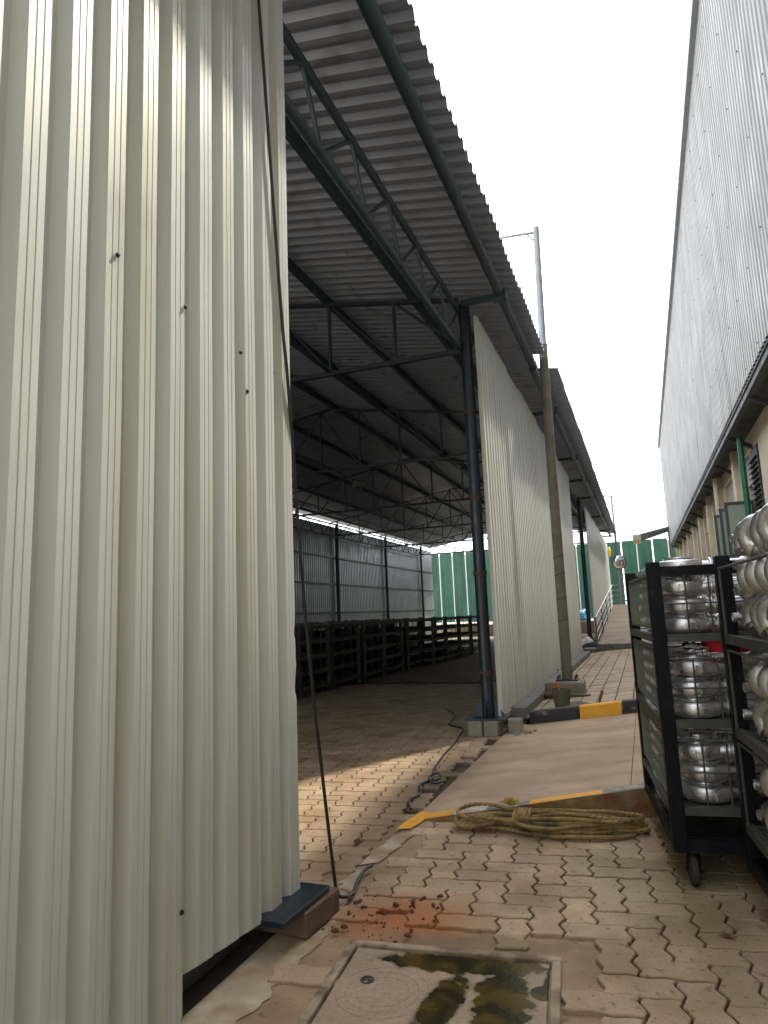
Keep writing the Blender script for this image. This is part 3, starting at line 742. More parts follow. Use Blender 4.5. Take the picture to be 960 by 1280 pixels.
tr = MB(); tr.bar((CX - .05, -12, top_z(-5) + .02), (CX - .05, 10, top_z(10) + .02), .16, .16); tr.bar((CX - .05, 10, top_z(10) + .02), (CX - .05, YE, top_z(YE) + .02), .16, .16)
build('parapet_flashing', tr, 'galv', fac)
bd = MB(); bd.box((CX + .06, -12, Z0 + .1), (16, YE - .02, 9.6)); build('core', bd, 'clad', fac)
end = MB(); end.box((CX + .03, YE - .01, Z0), (16, YE + .03, 9.7)); build('end_wall', end, 'clad', fac)
sf = MB(); sf.box((CX - .02, -12, Z0 - .04), (2.3, YE, Z0 + .03)); sf.bar((1.70, -12, Z0 - .08), (1.70, YE, Z0 - .08), .10, .10); build('soffit', sf, 'soffit', fac)
for yy in [8 + 2.6 * i for i in range(12)]:
    build('soffit_arm', MB().bar((1.7, yy, 4.18), (2.1, yy, 3.95), .05, .07), 'soffit', fac)
WX = 2.05
lw = MB()
bays = []
yy = 12.6
while yy < 37: bays.append((yy, yy + 1.9)); yy += 3.0
# wall pieces between window openings
lw.box((WX, -12, -.03), (2.35, 12.6, 4.3))
for i, (a, b) in enumerate(bays):
    nb = bays[i + 1][0] if i + 1 < len(bays) else YE
    lw.box((WX, b, -.03), (2.35, nb, 4.3)); lw.box((WX + .004, a, -.03), (2.35, b, 1.9)); lw.box((WX + .004, a, 3.95), (2.35, b, 4.3))
build('wall', lw, 'cream_wall', fac)
build('light_blocker', MB().box((-1.45, -13.2, -.03), (2.02, -12.2, 5.2)), 'cream_wall', fac)   # added unseen wall behind the camera, blocks light coming up the lane
for i, (a, b) in enumerate(bays):
    w_ = build('window', MB().box((2.24, a, 1.9), (2.26, b, 3.95)), 'glass', fac)
    fm = MB()
    for q in (a + .03, (a + b) / 2, b - .03): fm.box((2.20, q - .03, 1.9), (2.275, q + .03, 3.95))
    for q in (1.93, 2.95, 3.92): fm.box((2.205, a, q - .03), (2.272, b, q + .03))
    build('frame', fm, 'grey_wall', w_, loc=(0, 0, 0))
    build('sill', MB().box((1.98, a - .05, 1.84), (2.22, b + .05, 1.9)), 'grey_wall', w_, loc=(0, 0, 0))
    build('lintel_panel', MB().box((2.10, a, 3.45), (2.18, b, 3.94)), 'grey_wall', fac)
    build('pilaster', MB().box((1.93, b + .35, -.03), (2.06, b + .65, 4.28), 0, .01), 'cream_wall', fac)
# louvre and open sashes near the green pipe
for k in range(14):
    z = 2.5 + k * .095; build('louvre_slat', MB().bar((2.02, 12.75, z), (2.02, 13.5, z), .07, .012, up=(-.6, 0, .8)), 'frame_dark', fac)
build('louvre_frame', MB().box((2.035, 12.70, 2.4), (2.06, 13.55, 3.9)), 'soffit', fac)
build('green_pipe', MB().cyl((1.84, 13.0, 0), (1.84, 13.0, 4.15), .048, n=14), 'green_pipe', fac, smooth=True)
for k, yy in enumerate((13.7, 14.6, 15.6)):
    s_ = build('open_sash', MB().box((1.60, yy - .01, 2.15), (2.02, yy + .01, 3.05)), 'glass_green', fac)
    f_ = MB()
    for (x0, x1, z0, z1) in ((1.56, 1.61, 2.1, 3.1), (2.0, 2.05, 2.1, 3.1), (1.56, 2.05, 3.04, 3.1), (1.56, 2.05, 2.1, 2.16)): f_.box((x0, yy - .02 - .001 * (z1 - z0), z0), (x1, yy + .02 + .001 * (z1 - z0), z1))
    build('sash_frame', f_, 'frame_dark', s_, loc=(0, 0, 0))
build('downpipe', MB().cyl((1.88, 17.6, 0), (1.88, 17.6, 4.2), .06, n=12), 'cream_wall', fac, smooth=True)

# canopy on the far corner of the right building
cn = thing('canopy', 'small tan sloping canopy sheet fixed to the far corner of the factory', 'canopy', (0.8, 37.6, 0), base=True)
mb = MB(); mb.add([(-.12, 37, 4.62), (1.75, 37, 5.15), (1.75, 39, 5.15), (-.12, 39, 4.62), (-.12, 37, 4.86), (1.75, 37, 5.24), (1.75, 39, 5.24), (-.12, 39, 4.86)], [(3, 2, 1, 0), (4, 5, 6, 7), (0, 1, 5, 4), (1, 2, 6, 5), (2, 3, 7, 6), (3, 0, 4, 7)])
build('roof', mb, 'frame_dark', cn)
build('fascia', MB().box((-.16, 36.95, 4.60), (.25, 39.02, 4.90)), 'canopy', cn)
build('post', MB().bar((1.6, 37.2, .6), (1.6, 37.2, 5.1), .14), 'plinth', cn)

# ------------------------------------------------------------------ green fence
fen = thing('boundary_fence', 'tall green sheet boundary fence with pale gaps at the end of the lane', 'fence', (-5, 44, 0.62), base=True)
gm = MB(); pr_ = [(0, 0), (.10, 0), (.12, .02), (.19, .02), (.21, 0), (.31, 0), (.33, .02), (.40, .02), (.42, 0), (.52, 0), (.54, .02), (.61, .02), (.63, 0), (.82, 0)]
n_ = len(pr_); gm.add([(x, -d, z) for z in (0, 4.6) for x, d in pr_], [(i, i + 1, n_ + i + 1, n_ + i) for i in range(n_ - 1)])
fme = gm.mesh('fence_sheet', 'green')
for k in range(46):
    x = -24.0 + k * .89
    link('fence_sheet', fme, fen, (x + 5, 0, .05 + random.uniform(-.05, .05)))
    if k % 2 == 0 or random.random() < .6:
        link('fence_post', MB().box((.80, -.02, 0), (.895, .04, 4.5)).mesh('fence_post', 'fence_post'), fen, (x + 5, .03, 0))
for z in (1.6, 3.2): build('fence_rail', MB().box((-24, 44.05, z), (17, 44.1, z + .06)), 'galv', fen)

# handrail on the access ramp
hr = thing('handrail', 'grey tubular handrail climbing the far access ramp beside the shed', 'handrail', (-1.32, 21.2, .1), base=True)
def az(y): return .1 + (y - 20.9) / 11.1 * 1.28 if y < 32 else 1.38
def axx(y): return -1.33 + (y - 21) / 11 * .14
ys = [21.2, 24, 26.8, 29.4, 32.0]
for yy in ys: build('post', MB().cyl((axx(yy), yy, az(yy) - .05), (axx(yy), yy, az(yy) + .85), .022, n=8), 'rail', hr)
build('top_rail', MB().cyl((axx(21.2), 21.2, az(21.2) + .86), (axx(32), 32, az(32) + .86), .03, n=8), 'galv', hr)
for h_ in (.2, .42, .64): build('rail', MB().cyl((axx(21.2), 21.2, az(21.2) + h_), (axx(32), 32, az(32) + h_), .018, n=8), 'rail', hr)
for h_ in (.2, .42, .64, .86): build('rail', MB().cyl((-1.19, 32, 1.38 + h_), (-.4, 32, 1.36 + h_), .02, n=8), 'rail', hr)
for x in (-.8, -.4): build('post', MB().cyl((x, 32, 1.33), (x, 32, 2.25), .022, n=8), 'rail', hr)

# lamp posts
lp = thing('lamp_post', 'stepped lamp pole with brown stained lower tube on a concrete footing', 'lamp post', (-1.085, 10.15, .3))
link('lower_tube', MB().cyl((0, 0, .02), (.02, 0, 5.0), .075, .066, 18).mesh('lower_tube', 'pole_low', True), lp)
link('collar', MB().cyl((.02, 0, 4.98), (.02, 0, 5.06), .074, .056, 18).mesh('collar', 'galv', True), lp)
link('upper_tube', MB().cyl((.02, 0, 4.9), (.06, 0, 6.92), .056, .047, 14).mesh('upper_tube', 'galv', True), lp)
arm = MB(); arm.cyl((.06, 0, 6.84), (-.50, 0, 6.88), .022, .020, 8); arm.cyl((.06, 0, 6.66), (-.10, 0, 6.85), .016, .016, 8)
link('arm', arm.mesh('arm', 'galv', True), lp)
link('base_plate', MB().box((-.15, -.15, .0), (.15, .15, .018)).mesh('base_plate', 'steel'), lp)
for x in (-.12, .12):
    for y in (-.12, .12): link('anchor_bolt', MB().cyl((x, y, -.03), (x, y, .07), .013, n=8).mesh('anchor_bolt', 'rust_tie'), lp)
for z in (.85, 1.15, 1.5, 1.75):
    pts = [( .079 * math.cos(t * .3927) + .02 * z / 5, .079 * math.sin(t * .3927), z + .02 * math.sin(t * .3927 + z)) for t in range(17)]
    link('wire_tie', MB().tube(pts, .004, 5).mesh('wire_tie', 'cable'), lp)
pts = [(.06 + .02 * math.sin(k), -.08 + .015 * math.cos(2 * k), 2.75 + k * .028) for k in range(9)]
link('wire_tie', MB().tube(pts, .007, 5).mesh('wire_tie', 'rust_tie'), lp)
ft = build('footing', MB().box((-.28, -.25, -.1), (.25, .25, .2), 0, .02), 'concrete', None, (-1.10, 10.12, .10), rot=(0, 0, .03))
tag(ft, 'grey concrete footing block under the stepped lamp pole', 'footing')
pk = build('plank', MB().box((-.36, -.06, 0), (.36, .06, .035), 0, .004), 'wood', None, (-1.12, 9.78, .125), rot=(0, 0.03, .02))
tag(pk, 'old timber plank in front of the lamp pole footing', 'plank')
lf = thing('lamp_post', 'slim far lamp post with short arm carrying a round traffic mirror', 'lamp post', (-.90, 35.0, 1.38))
link('pole', MB().cyl((0, 0, 0), (-.06, 0, 5.35), .07, .05, 10).mesh('pole', 'galv', True), lf)
link('arm', MB().bar((.1, 0, 5.30), (-.55, 0, 5.36), .05).mesh('arm', 'galv'), lf)
link('lamp_head', MB().box((-.62, -.12, 5.33), (-.35, .12, 5.40)).mesh('lamp_head', 'galv'), lf)
tm = thing('traffic_mirror', 'round convex traffic mirror fixed to the far lamp post', 'mirror', (-.86, 34.85, 3.42), R(25))
link('mirror_face', MB().lathe([(.33, 0), (.30, -.05), (.2, -.09), (.08, -.11), (.001, -.113)], (0, 0, 0), 24, 'y').mesh('mirror_face', 'mirror_face', True), tm)
link('back_shell', MB().lathe([(.35, -.02), (.35, .02), (.25, .10), (.001, .13)], (0, 0, 0), 24, 'y').mesh('back_shell', 'cable', True), tm)
yl = build('warning_lamp', MB().lathe([(.02, 0), (.07, .10), (.09, .3), (.07, .5), (.02, .56)], (0, 0, 0), 14), 'yellow_plastic', None, (-1.45, 39.7, 4.05), smooth=True)
tag(yl, 'yellow warning lamp hanging at the far end of the shed', 'warning lamp')

# ------------------------------------------------------------------ bucket, trowel, sack, tarp
bk = thing('bucket', 'cement caked builder\'s bucket behind the painted kerb', 'bucket', (-1.02, 8.72, .105))
link('pail', MB().lathe([(.001, .004), (.085, .0), (.115, .22), (.122, .225), (.118, .232), (.108, .225), (.082, .02), (.001, .02)], (0, 0, 0), 22).mesh('pail', 'bucket', True), bk)
pts = [(.117 * math.cos(t), .03 - .05 * math.sin(t), .222 + .02 * math.sin(t)) for t in [math.pi * k / 12 for k in range(13)]]
link('handle', MB().tube(pts, .004, 6).mesh('handle', 'frame_dark'), bk)
ho = build('hammer_handle', MB().cyl((0, 0, 0), (-.035, .01, .17), .014, .017, 10), 'orange', None, (-1.03, 8.72, .25), smooth=True)
tag(ho, 'orange tool handle sticking out of the cement bucket', 'tool handle')
tw = thing('trowel', 'mortar trowel standing in sand behind the yellow kerb stone', 'trowel', (-.60, 8.95, .14))
link('blade', MB().add([(0, 0, .0), (.10, .02, .02), (.28, 0, .0), (.10, -.06, .02), (.10, -.02, .028)], [(0, 4, 1), (0, 3, 4), (4, 2, 1), (3, 2, 4), (0, 1, 2, 3)]).mesh('blade', 'frame_dark'), tw)
link('handle', MB().cyl((0, 0, .01), (.045, 0, .15), .013, .018, 8).mesh('handle', 'wood', True), tw)
def blob(name, sx, sy, sz, n_, seed, m_, loc, label, cat):
    rnd = random.Random(seed); mb = MB(); prof = [(.001, 0), (.8, .02), (1, .25), (.85, .6), (.5, .85), (.2, 1.0), (.001, 1.02)]
    vs = []
    for (r_, z) in prof:
        for k in range(n_):
            t = 2 * math.pi * k / n_; q = 1 + .18 * math.sin(3 * t + seed + z * 4) + rnd.uniform(-.1, .1)
            vs.append((sx * r_ * q * math.cos(t), sy * r_ * q * math.sin(t), sz * z * (1 + rnd.uniform(-.08, .08))))
    m__ = len(prof)
    mb.add(vs, [(j * n_ + k, j * n_ + (k + 1) % n_, (j + 1) * n_ + (k + 1) % n_, (j + 1) * n_ + k) for j in range(m__ - 1) for k in range(n_)])
    return tag(build(name, mb, m_, None, loc, True), label, cat)
blob('sand_heap', .42, .16, .06, 20, 4, 'bucket', (-.55, 8.62, .12), 'low heap of dark mortar sand along the back of the painted kerb', 'sand heap')
blob('sand_heap', .2, .14, .07, 16, 6, 'bucket', (-.85, 8.85, .105), 'small heap of dark mortar beside the cement bucket', 'sand heap')
blob('sack', .30, .25, .42, 18, 2, 'sack', (-1.62, 21.4, 0.0), 'crumpled white plastic sack at the foot of the far dark post', 'sack')
blob('rubbish_heap', .4, .3, .22, 18, 8, 'cable', (-1.35, 20.75, .1), 'dark rubbish heap between the white sack and the handrail', 'rubbish')
blob('tarpaulin', .42, .35, .6, 18, 5, 'blue_tarp', (-3.0, 38.2, .62), 'bundled blue tarpaulin in the far bay opening of the shed', 'tarpaulin')

# ------------------------------------------------------------------ trolleys
TW, TD = 0.76, 1.15
SH = (0.36, 0.75, 1.15)
def make_trolley(label, loc, rz, wheel, mesh=True):
    t = thing('trolley', label, 'trolley', loc, rz, 'casting trolleys')
    hw, hd = TW / 2, TD / 2; pw = .062
    for sx in (-1, 1):
        for sy in (-1, 1):
            x, y = sx * (hw - pw / 2), sy * (hd - pw / 2)
            link('post', MB().box((x - pw / 2, y - pw / 2, .17), (x + pw / 2, y + pw / 2, 1.51), 0, .004).mesh('post', 'rack'), t)
    # base frame
    b = MB(); q = hw - .004; r_ = hd - .004
    b.box((-q, -r_, .165), (q, -r_ + .05, .225)); b.box((-q, r_ - .05, .165), (q, r_, .225)); b.box((-q, -r_ + .05, .166), (-q + .05, r_ - .05, .224)); b.box((q - .05, -r_ + .05, .166), (q, r_ - .05, .224))
    b.box((-q + .05, -.03, .17), (q - .05, .03, .22)); b.box((-q + .03, -r_ + .03, .222), (q - .03, r_ - .03, .23))
    link('base_frame', b.mesh('base_frame', 'rack'), t)
    # shelves: rim + slats
    for z in SH:
        s = MB(); q = hw - .002; r_ = hd - .002
        s.box((-q + pw, -r_, z - .03), (q - pw, -r_ + .03, z + .008)); s.box((-q + pw, r_ - .03, z - .03), (q - pw, r_, z + .008))
        s.box((-q, -r_ + pw, z - .03), (-q + .03, r_ - pw, z + .008)); s.box((q - .03, -r_ + pw, z - .03), (q, r_ - pw, z + .008))
        so_ = link('shelf', s.mesh('shelf', 'rack_grey'), t)
        n_s = 15
        for k in range(n_s):
            y = -r_ + .05 + (2 * r_ - .1) * (k + .5) / n_s
            link('slat', MB().box((-q + .028, y - .017, z - .012), (q - .028, y + .017, z + .002)).mesh('slat', 'rack_grey'), so_)
    # top rails
    for sy in (-1, 1):
        y = sy * (hd - .03); link('top_rail', MB().box((-hw + pw, y - .02, 1.44), (hw - pw, y + .02, 1.485)).mesh('top_rail', 'rack'), t)
    # mesh sides, one panel per level
    for z0, z1 in ((.40, .70), (.79, 1.09), (1.19, 1.45)):
        for sx in (-1, 1):
            if not mesh:
                x = sx * (hw - .008); h_ = MB()
                h_.cyl((x, -hd + pw, z1), (x, hd - pw - .02, z1), .006, n=6); h_.cyl((x, hd - pw - .02, z1), (x, hd - pw - .02, z0 - .03), .006, n=6); h_.cyl((x, -hd + pw, z1), (x, -hd + pw, z0 - .03), .006, n=6)
                link('side_hoop', h_.mesh('side_hoop', 'rack_grey'), t); continue
            x = sx * (hw - .018); m_ = MB(); y0, y1 = -hd + pw, hd - pw
            for a, b_ in (((x, y0, z0), (x, y1, z0)), ((x, y0, z1), (x, y1, z1)), ((x, y0 + .006, z0), (x, y0 + .006, z1)), ((x, y1 - .006, z0), (x, y1 - .006, z1))): m_.bar(a, b_, .014)
            H = z1 - z0; run = H * .42; yk = y0 - run
            while yk < y1:
                for s_ in (0, 1):
                    ya, yb = (yk, yk + run) if s_ == 0 else (yk + run, yk); za, zb = z0, z1
                    # clip
                    def cl(ya, za, yb, zb):
                        for lim, sg in ((y0, 1), (y1, -1)):
                            da, db = (ya - lim) * sg, (yb - lim) * sg
                            if da < 0 and db < 0: return None
                            if da < 0: f_ = da / (da - db); ya, za = ya + (yb - ya) * f_, za + (zb - za) * f_
                            elif db < 0: f_ = db / (db - da); yb, zb = yb + (ya - yb) * f_, zb + (za - zb) * f_
                        return ya, za, yb, zb
                    c_ = cl(ya, za, yb, zb)
                    if c_ and abs(c_[0] - c_[2]) > .004: m_.bar((x + (s_ - .5) * .003, c_[0], c_[1]), (x + (s_ - .5) * .003, c_[2], c_[3]), .0036)
                yk += .056
            link('mesh_side', m_.mesh('mesh_side', 'mesh'), t)
    # rod gates on the two ends
    for z0, z1 in ((.375, .66), (.765, 1.04), (1.165, 1.44)):
        for sy in (-1, 1):
            g = MB(); y = sy * (hd - .012)
            for k in range(1, 6): x = -hw + pw + (TW - 2 * pw) * k / 6 ; g.cyl((x, y, z0), (x, y, z1), .0045, n=6)
            for zz in (z0 + (z1 - z0) * .5, z1): g.cyl((-hw + pw, y - sy * .009, zz), (hw - pw, y - sy * .009, zz), .0045, n=6)
            link('rod_gate', g.mesh('rod_gate', 'rack_grey'), t)
    # casters
    for sx in (-1, 1):
        for sy in (-1, 1):
            x, y = sx * (hw - .085), sy * (hd - .075)
            w_ = link('caster', MB().lathe([(.001, -.022), (.03, -.022), (.034, -.016), (.062, -.019), (.078, -.012), (.081, 0), (.078, .012), (.062, .019), (.034, .016), (.03, .022), (.001, .022)], (x, y, .081), 24, 'x').mesh('caster', wheel, True), t)
            f_ = MB()
            for s_ in (-1, 1): f_.add([(x + s_ * .028 - .002, y - .02, .07), (x + s_ * .028 - .002, y + .02, .07), (x + s_ * .028 - .002, y + .045, .165), (x + s_ * .028 - .002, y - .045, .165), (x + s_ * .028 + .002, y - .02, .07), (x + s_ * .028 + .002, y + .02, .07), (x + s_ * .028 + .002, y + .045, .165), (x + s_ * .028 + .002, y - .045, .165)], [(0, 1, 2, 3), (7, 6, 5, 4), (0, 4, 5, 1), (1, 5, 6, 2), (2, 6, 7, 3), (3, 7, 4, 0)])
            f_.cyl((x - .032, y, .081), (x + .032, y, .081), .01, n=8)
            link('fork', f_.mesh('fork', 'rack'), w_)
    return t
YA = R(6.3)
def corner_loc(px, py, lx, ly, yaw):
    """trolley origin so that its local point (lx, ly) stands at (px, py)"""
    c, s = math.cos(yaw), math.sin(yaw); return (px - (lx * c - ly * s), py - (lx * s + ly * c), 0)
L1 = corner_loc(.062, 3.62, -TW / 2 + .03, -TD / 2 + .03, YA)
T1 = make_trolley('black mesh-sided trolley of bright ring castings next to the rope and ramp', L1, YA, 'rubber')
YB = R(5.2)
L2 = corner_loc(.352, 3.43, -TW / 2 + .03, TD / 2 - .03, YB)
T2 = make_trolley('black trolley of matt castings cut off by the right edge of the photo', L2, YB, 'pu_wheel', False)

# ---- castings
def casting_meshes(m_):
    sp = lambda t: 1 + .07 * math.sin(t + .6)
    ring = MB(); K = 20
    sq = lambda v: math.copysign(abs(v) ** .62, v)
    prof = [(.094 + .042 * sq(math.cos(2 * math.pi * k / K)), .042 + .038 * sq(math.sin(2 * math.pi * k / K))) for k in range(K)]
    ring.lathe(prof, (0, 0, 0), 32, mod=sp, close=True)
    neck = MB(); neck.lathe([(.066, .03), (.074, .06), (.082, .094), (.086, .094), (.088, .089), (.082, .086), (.068, .086), (.060, .03), (.001, .03)], (0, 0, 0), 28)
    snout = MB(); snout.lathe([(.026, .05), (.030, .12), (.030, .148), (.044, .150), (.046, .156), (.044, .162), (.034, .164), (.034, .170), (.044, .172), (.046, .178), (.044, .184), (.034, .186), (.034, .192), (.042, .194), (.044, .200), (.042, .206), (.036, .210), (.037, .43), (.032, .43), (.030, .40), (.001, .40)], (0, -.052, .042), 20, 'x')
    lug = MB(); lug.box((-.020, -.150, .024), (.016, -.128, .058), 0, .003)
    foot = MB(); foot.box((.10, .07, .026), (.13, .11, .054), 0, .004)
    for b_ in (ring, neck, snout, lug, foot): b_.v = [(x * .87, y * .87, z) for x, y, z in b_.v]
    return [('volute', ring.mesh('volute', m_, True)), ('neck', neck.mesh('neck', m_, True)), ('outlet_pipe', snout.mesh('outlet_pipe', m_, True)), ('lug', lug.mesh('lug', m_)), ('lug', foot.mesh('lug', m_))]
CM = casting_meshes('alu')
def place(parts, name, label, cat, base, yaw, lx, ly, lz, rz, group, rot=(0, 0)):
    c, s = math.cos(yaw), math.sin(yaw)
    t = thing(name, label, cat, (base[0] + lx * c - ly * s, base[1] + lx * s + ly * c, lz), 0, group)
    t.rotation_euler = (rot[0], rot[1], yaw + rz)
    for n_, me in parts: link(n_, me, t)
    return t
LV = ('bottom', 'middle', 'top'); LAY = ('lowest', 'second', 'third', 'fourth'); ROW = ('nearest', 'second', 'third', 'farthest')
for li, z in enumerate(SH):
    nl = 4 if li == 2 else 3
    for row in range(4):
        for k in range(nl):
            ly = -TD / 2 + .155 + row * .255
            lb = 'bright ring casting, %s layer, %s shelf, %s stack, mesh-sided trolley' % (LAY[k], LV[li], ROW[row])
            dz = .004 + k * (.094 if li == 2 else .098)
            place(CM, 'casting', lb, 'casting', L1, YA, -TW / 2 + .180 + random.uniform(-.012, .012), ly + random.uniform(-.008, .008), z + dz, random.uniform(-.3, .3), 'castings on the mesh-sided trolley', rot=(random.uniform(-.035, .035), random.uniform(-.03, .03)))
# matt castings on the right trolley: bowl shaped housings with a side nub, and curved elbows
bowl = MB(); bowl.lathe([(.04, .0), (.062, .004), (.075, .03), (.098, .058), (.106, .078), (.103, .10), (.085, .117), (.06, .121), (.055, .10), (.001, .098)], (0, 0, 0), 28, mod=lambda t: 1 + .06 * math.sin(t))
nub = MB(); nub.lathe([(.016, 0), (.016, .030), (.021, .032), (.021, .046), (.014, .047), (.012, .03), (.001, .03)], (0, 0, 0), 14, 'x'); nub.v = [(-.085 - x, y, z + .080) for x, y, z in nub.v]; nub.f = [tuple(reversed(f)) for f in nub.f]
BM = [('bowl', bowl.mesh('bowl', 'alu_warm', True)), ('nub', nub.mesh('nub', 'alu_warm', True))]
elb = MB(); pts = []; 
for k in range(21):
    t = R(-60 + 13 * k); pts.append((.052 * math.cos(t), 0, .052 * math.sin(t)))
elb.tube(pts, .048, 18, rf=lambda i, t: .034 - .006 * abs(i - 10) / 10)
fl = MB()
for sgn, t in ((1, R(-60)), (1, R(200))):
    d = Vector((-math.sin(t), 0, math.cos(t))); p = Vector((.052 * math.cos(t), 0, .052 * math.sin(t))); fl.cyl(p - d * .008, p + d * .008, .037, n=18)
    fl.cyl(p - d * .022 * (1 if t < 0 else -1), p, .024, n=14)
EM = [('elbow', elb.mesh('elbow', 'alu_warm', True)), ('flange', fl.mesh('flange', 'alu_warm', True))]
for li, z in enumerate(SH):
    nl = 4 if li == 2 else 3
    for row in range(2):
        for k in range(nl):
            lx = -TW / 2 + .150 + .008 * k + .24 * row; ly = TD / 2 - .19 - row * .03
            lb = 'matt bowl casting, %s layer, %s shelf, %s stack from far end, right trolley' % (LAY[k], LV[li], ('first', 'second', 'third')[row])
            place(BM, 'casting', lb, 'casting', L2, YB, lx, ly, z + .004 + k * .111, random.uniform(-.25, .45), 'castings on the right trolley')
for li, z in enumerate(SH):
    for row in range(4):
        for k in range(3 if li == 2 else 2):
            lx = -TW / 2 + .125 - .008 * row + .015 * (k % 2); ly = TD / 2 - .395 - row * .175
            lb = 'curved elbow casting, %s layer, %s shelf, %s pile from far end, right trolley' % (LAY[k], LV[li], ('first', 'second', 'third', 'fourth')[row])
            place(EM, 'elbow_casting', lb, 'casting', L2, YB, lx - .05, ly, z + .094 + k * .150, random.uniform(-.3, .3) + 2.2 + .8 * (k % 2), 'elbow castings on the right trolley', rot=(0, random.uniform(-.5, .5)))

# rag and red tray on the mesh-sided trolley
def on_trolley(o, base, yaw, lx, ly, lz):
    c, s = math.cos(yaw), math.sin(yaw); o.location = (base[0] + lx * c - ly * s, base[1] + lx * s + ly * c, lz); o.rotation_euler = (0, 0, yaw)
mb = grid_sheet(-.11, .11, -.07, .07, 0, 12, 8); rnd = random.Random(4)
mb.v = [(x + rnd.uniform(-.006, .006), y + rnd.uniform(-.006, .006), .012 * math.sin(x * 40) * math.cos(y * 30) + rnd.uniform(0, .012) + .02) for x, y, z in mb.v]
rg = build('rag', mb, 'rag', None, (0, 0, 0), True); on_trolley(rg, L1, YA, -TW / 2 + .15, -TD / 2 + .11, 1.065)
tag(rg, 'crumpled white and pink rag under the top shelf of the mesh-sided trolley', 'rag')
mb = MB(); mb.lathe([(.001, 0), (.10, 0), (.125, .055), (.12, .055), (.097, .006), (.001, .006)], (0, 0, 0), 24)
rt = build('tray', mb, 'red', None, (0, 0, 0), True); on_trolley(rt, L1, YA, -TW / 2 + .36, -TD / 2 + .14, 1.062)
tag(rt, 'shiny red plastic tray under the top shelf of the mesh-sided trolley', 'tray')
mb = MB()
for k in range(14):
    mb.lathe([(.001, 0), (.018, .006), (.02, .02), (.01, .034), (.001, .036)], (random.uniform(-.06, .06), random.uniform(-.05, .05), random.uniform(0, .015)), 8)
pt = build('scrap_pile', mb, 'clod', None, (0, 0, 0)); on_trolley(stuff(pt), L1, YA, -TW / 2 + .23, -TD / 2 + .20, 1.065)
tag(pt, 'small heap of orange brown scrap beside the red tray', 'scrap')

# ------------------------------------------------------------------ rope
rnd = random.Random(12)
pts = []
cxr, cyr = -.635, 4.33
nloop = 9
for q in range(nloop * 64):
    t = 2 * math.pi * q / 64; lp_ = q / 64
    a = .50 + .055 * math.sin(lp_ * 2.3 + 1); b = .105 + .055 * math.sin(lp_ * 1.7)
    x = a * math.cos(t); y = b * math.sin(t) + .05 * math.sin(lp_ * 3.1 + .6) + .022 * math.sin(3 * t + lp_ * 2.2) + .085 * (x / .5) * .6
    z = .013 + (.016 * (lp_ * .62)) * (.55 + .45 * abs(math.sin(t + lp_))) * (1 if lp_ > .6 else .3) + .006 * math.sin(5 * t + lp_)
    pinch = 1 - .45 * math.exp(-((x + .22) / .12) ** 2)
    y = y * pinch
    pts.append(Vector((cxr + x, cyr + y, max(.013, z))))
sm = []
for i in range(len(pts) - 1):
    for k in range(4): sm.append(pts[i].lerp(pts[i + 1], k / 4))
for _ in range(3):
    sm = [sm[0]] + [(sm[i - 1] + sm[i] * 2 + sm[i + 1]) / 4 for i in range(1, len(sm) - 1)] + [sm[-1]]
mb = MB()
acc = [0]
for i in range(1, len(sm)): acc.append(acc[-1] + (sm[i] - sm[i - 1]).length)
mb.tube(sm, .012, 12, rf=lambda i, t: .0105 + .0026 * math.cos(3 * t + acc[i] * 2 * math.pi / .036))
rope = thing('rope', 'coiled bundle of thick straw coloured rope lying on pavers before the ramp', 'rope', (cxr, cyr, 0), base=True)
build('coil', mb, 'rope', rope, smooth=True)
# wrapping turns and frayed tuft
wp = []
for q in range(5 * 24):
    t = 2 * math.pi * q / 24; wp.append(Vector((cxr - .21 + .011 * q / 24 * 1.9 + .012 * math.sin(t), cyr + .0 + .085 * math.cos(t), .055 + .058 * math.sin(t))))
mb = MB(); mb.tube(wp, .012, 12, rf=lambda i, t: .0105 + .0024 * math.cos(3 * t + i * .9)); build('wrap', mb, 'rope', rope, smooth=True)
mb = MB()
for k in range(70):
    a = rnd.uniform(0, 6.28); l = rnd.uniform(.03, .085); e = rnd.uniform(.2, 1.3)
    p0 = Vector((cxr - .235, cyr + .05, .12)); p1 = p0 + Vector((math.cos(a) * math.cos(e), math.sin(a) * math.cos(e), math.sin(e))) * l * .6; p2 = p0 + Vector((math.cos(a + .4) * math.cos(e), math.sin(a + .4) * math.cos(e), math.sin(e) * .6)) * l
    mb.tube([p0, p1, p2], .0022, 4)
build('frayed_end', stuff_mb := mb, 'rope_tuft', rope)

# ------------------------------------------------------------------ cables
def spline(pts, n_=10):
    P = [Vector(p) for p in pts]; out = []
    for i in range(len(P) - 1):
        p0 = P[max(i - 1, 0)]; p1 = P[i]; p2 = P[i + 1]; p3 = P[min(i + 2, len(P) - 1)]
        for k in range(n_):
            t = k / n_; out.append(.5 * ((2 * p1) + (-p0 + p2) * t + (2 * p0 - 5 * p1 + 4 * p2 - p3) * t * t + (-p0 + 3 * p1 - 3 * p2 + p3) * t ** 3))
    return out + [P[-1]]
c1 = spline([(-1.50, 2.45, 5.0), (-1.515, 2.594, 4.357), (-1.52, 2.769, 2.866), (-1.52, 2.833, 2.438), (-1.555, 2.97, 1.80), (-1.55, 3.04, 1.197), (-1.52, 3.09, .62), (-1.475, 3.10, .15), (-1.455, 3.10, .03), (-1.42, 3.11, .012), (-1.40, 3.16, .012), (-1.43, 3.26, .012), (-1.455, 3.42, .016), (-1.44, 3.5, .02)], 12)
tag(build('cable', MB().tube(c1, .0085, 8), 'cable', None, (0, 0, 0), True), 'black cable hanging down past the free edge of the near cream panel', 'cable')
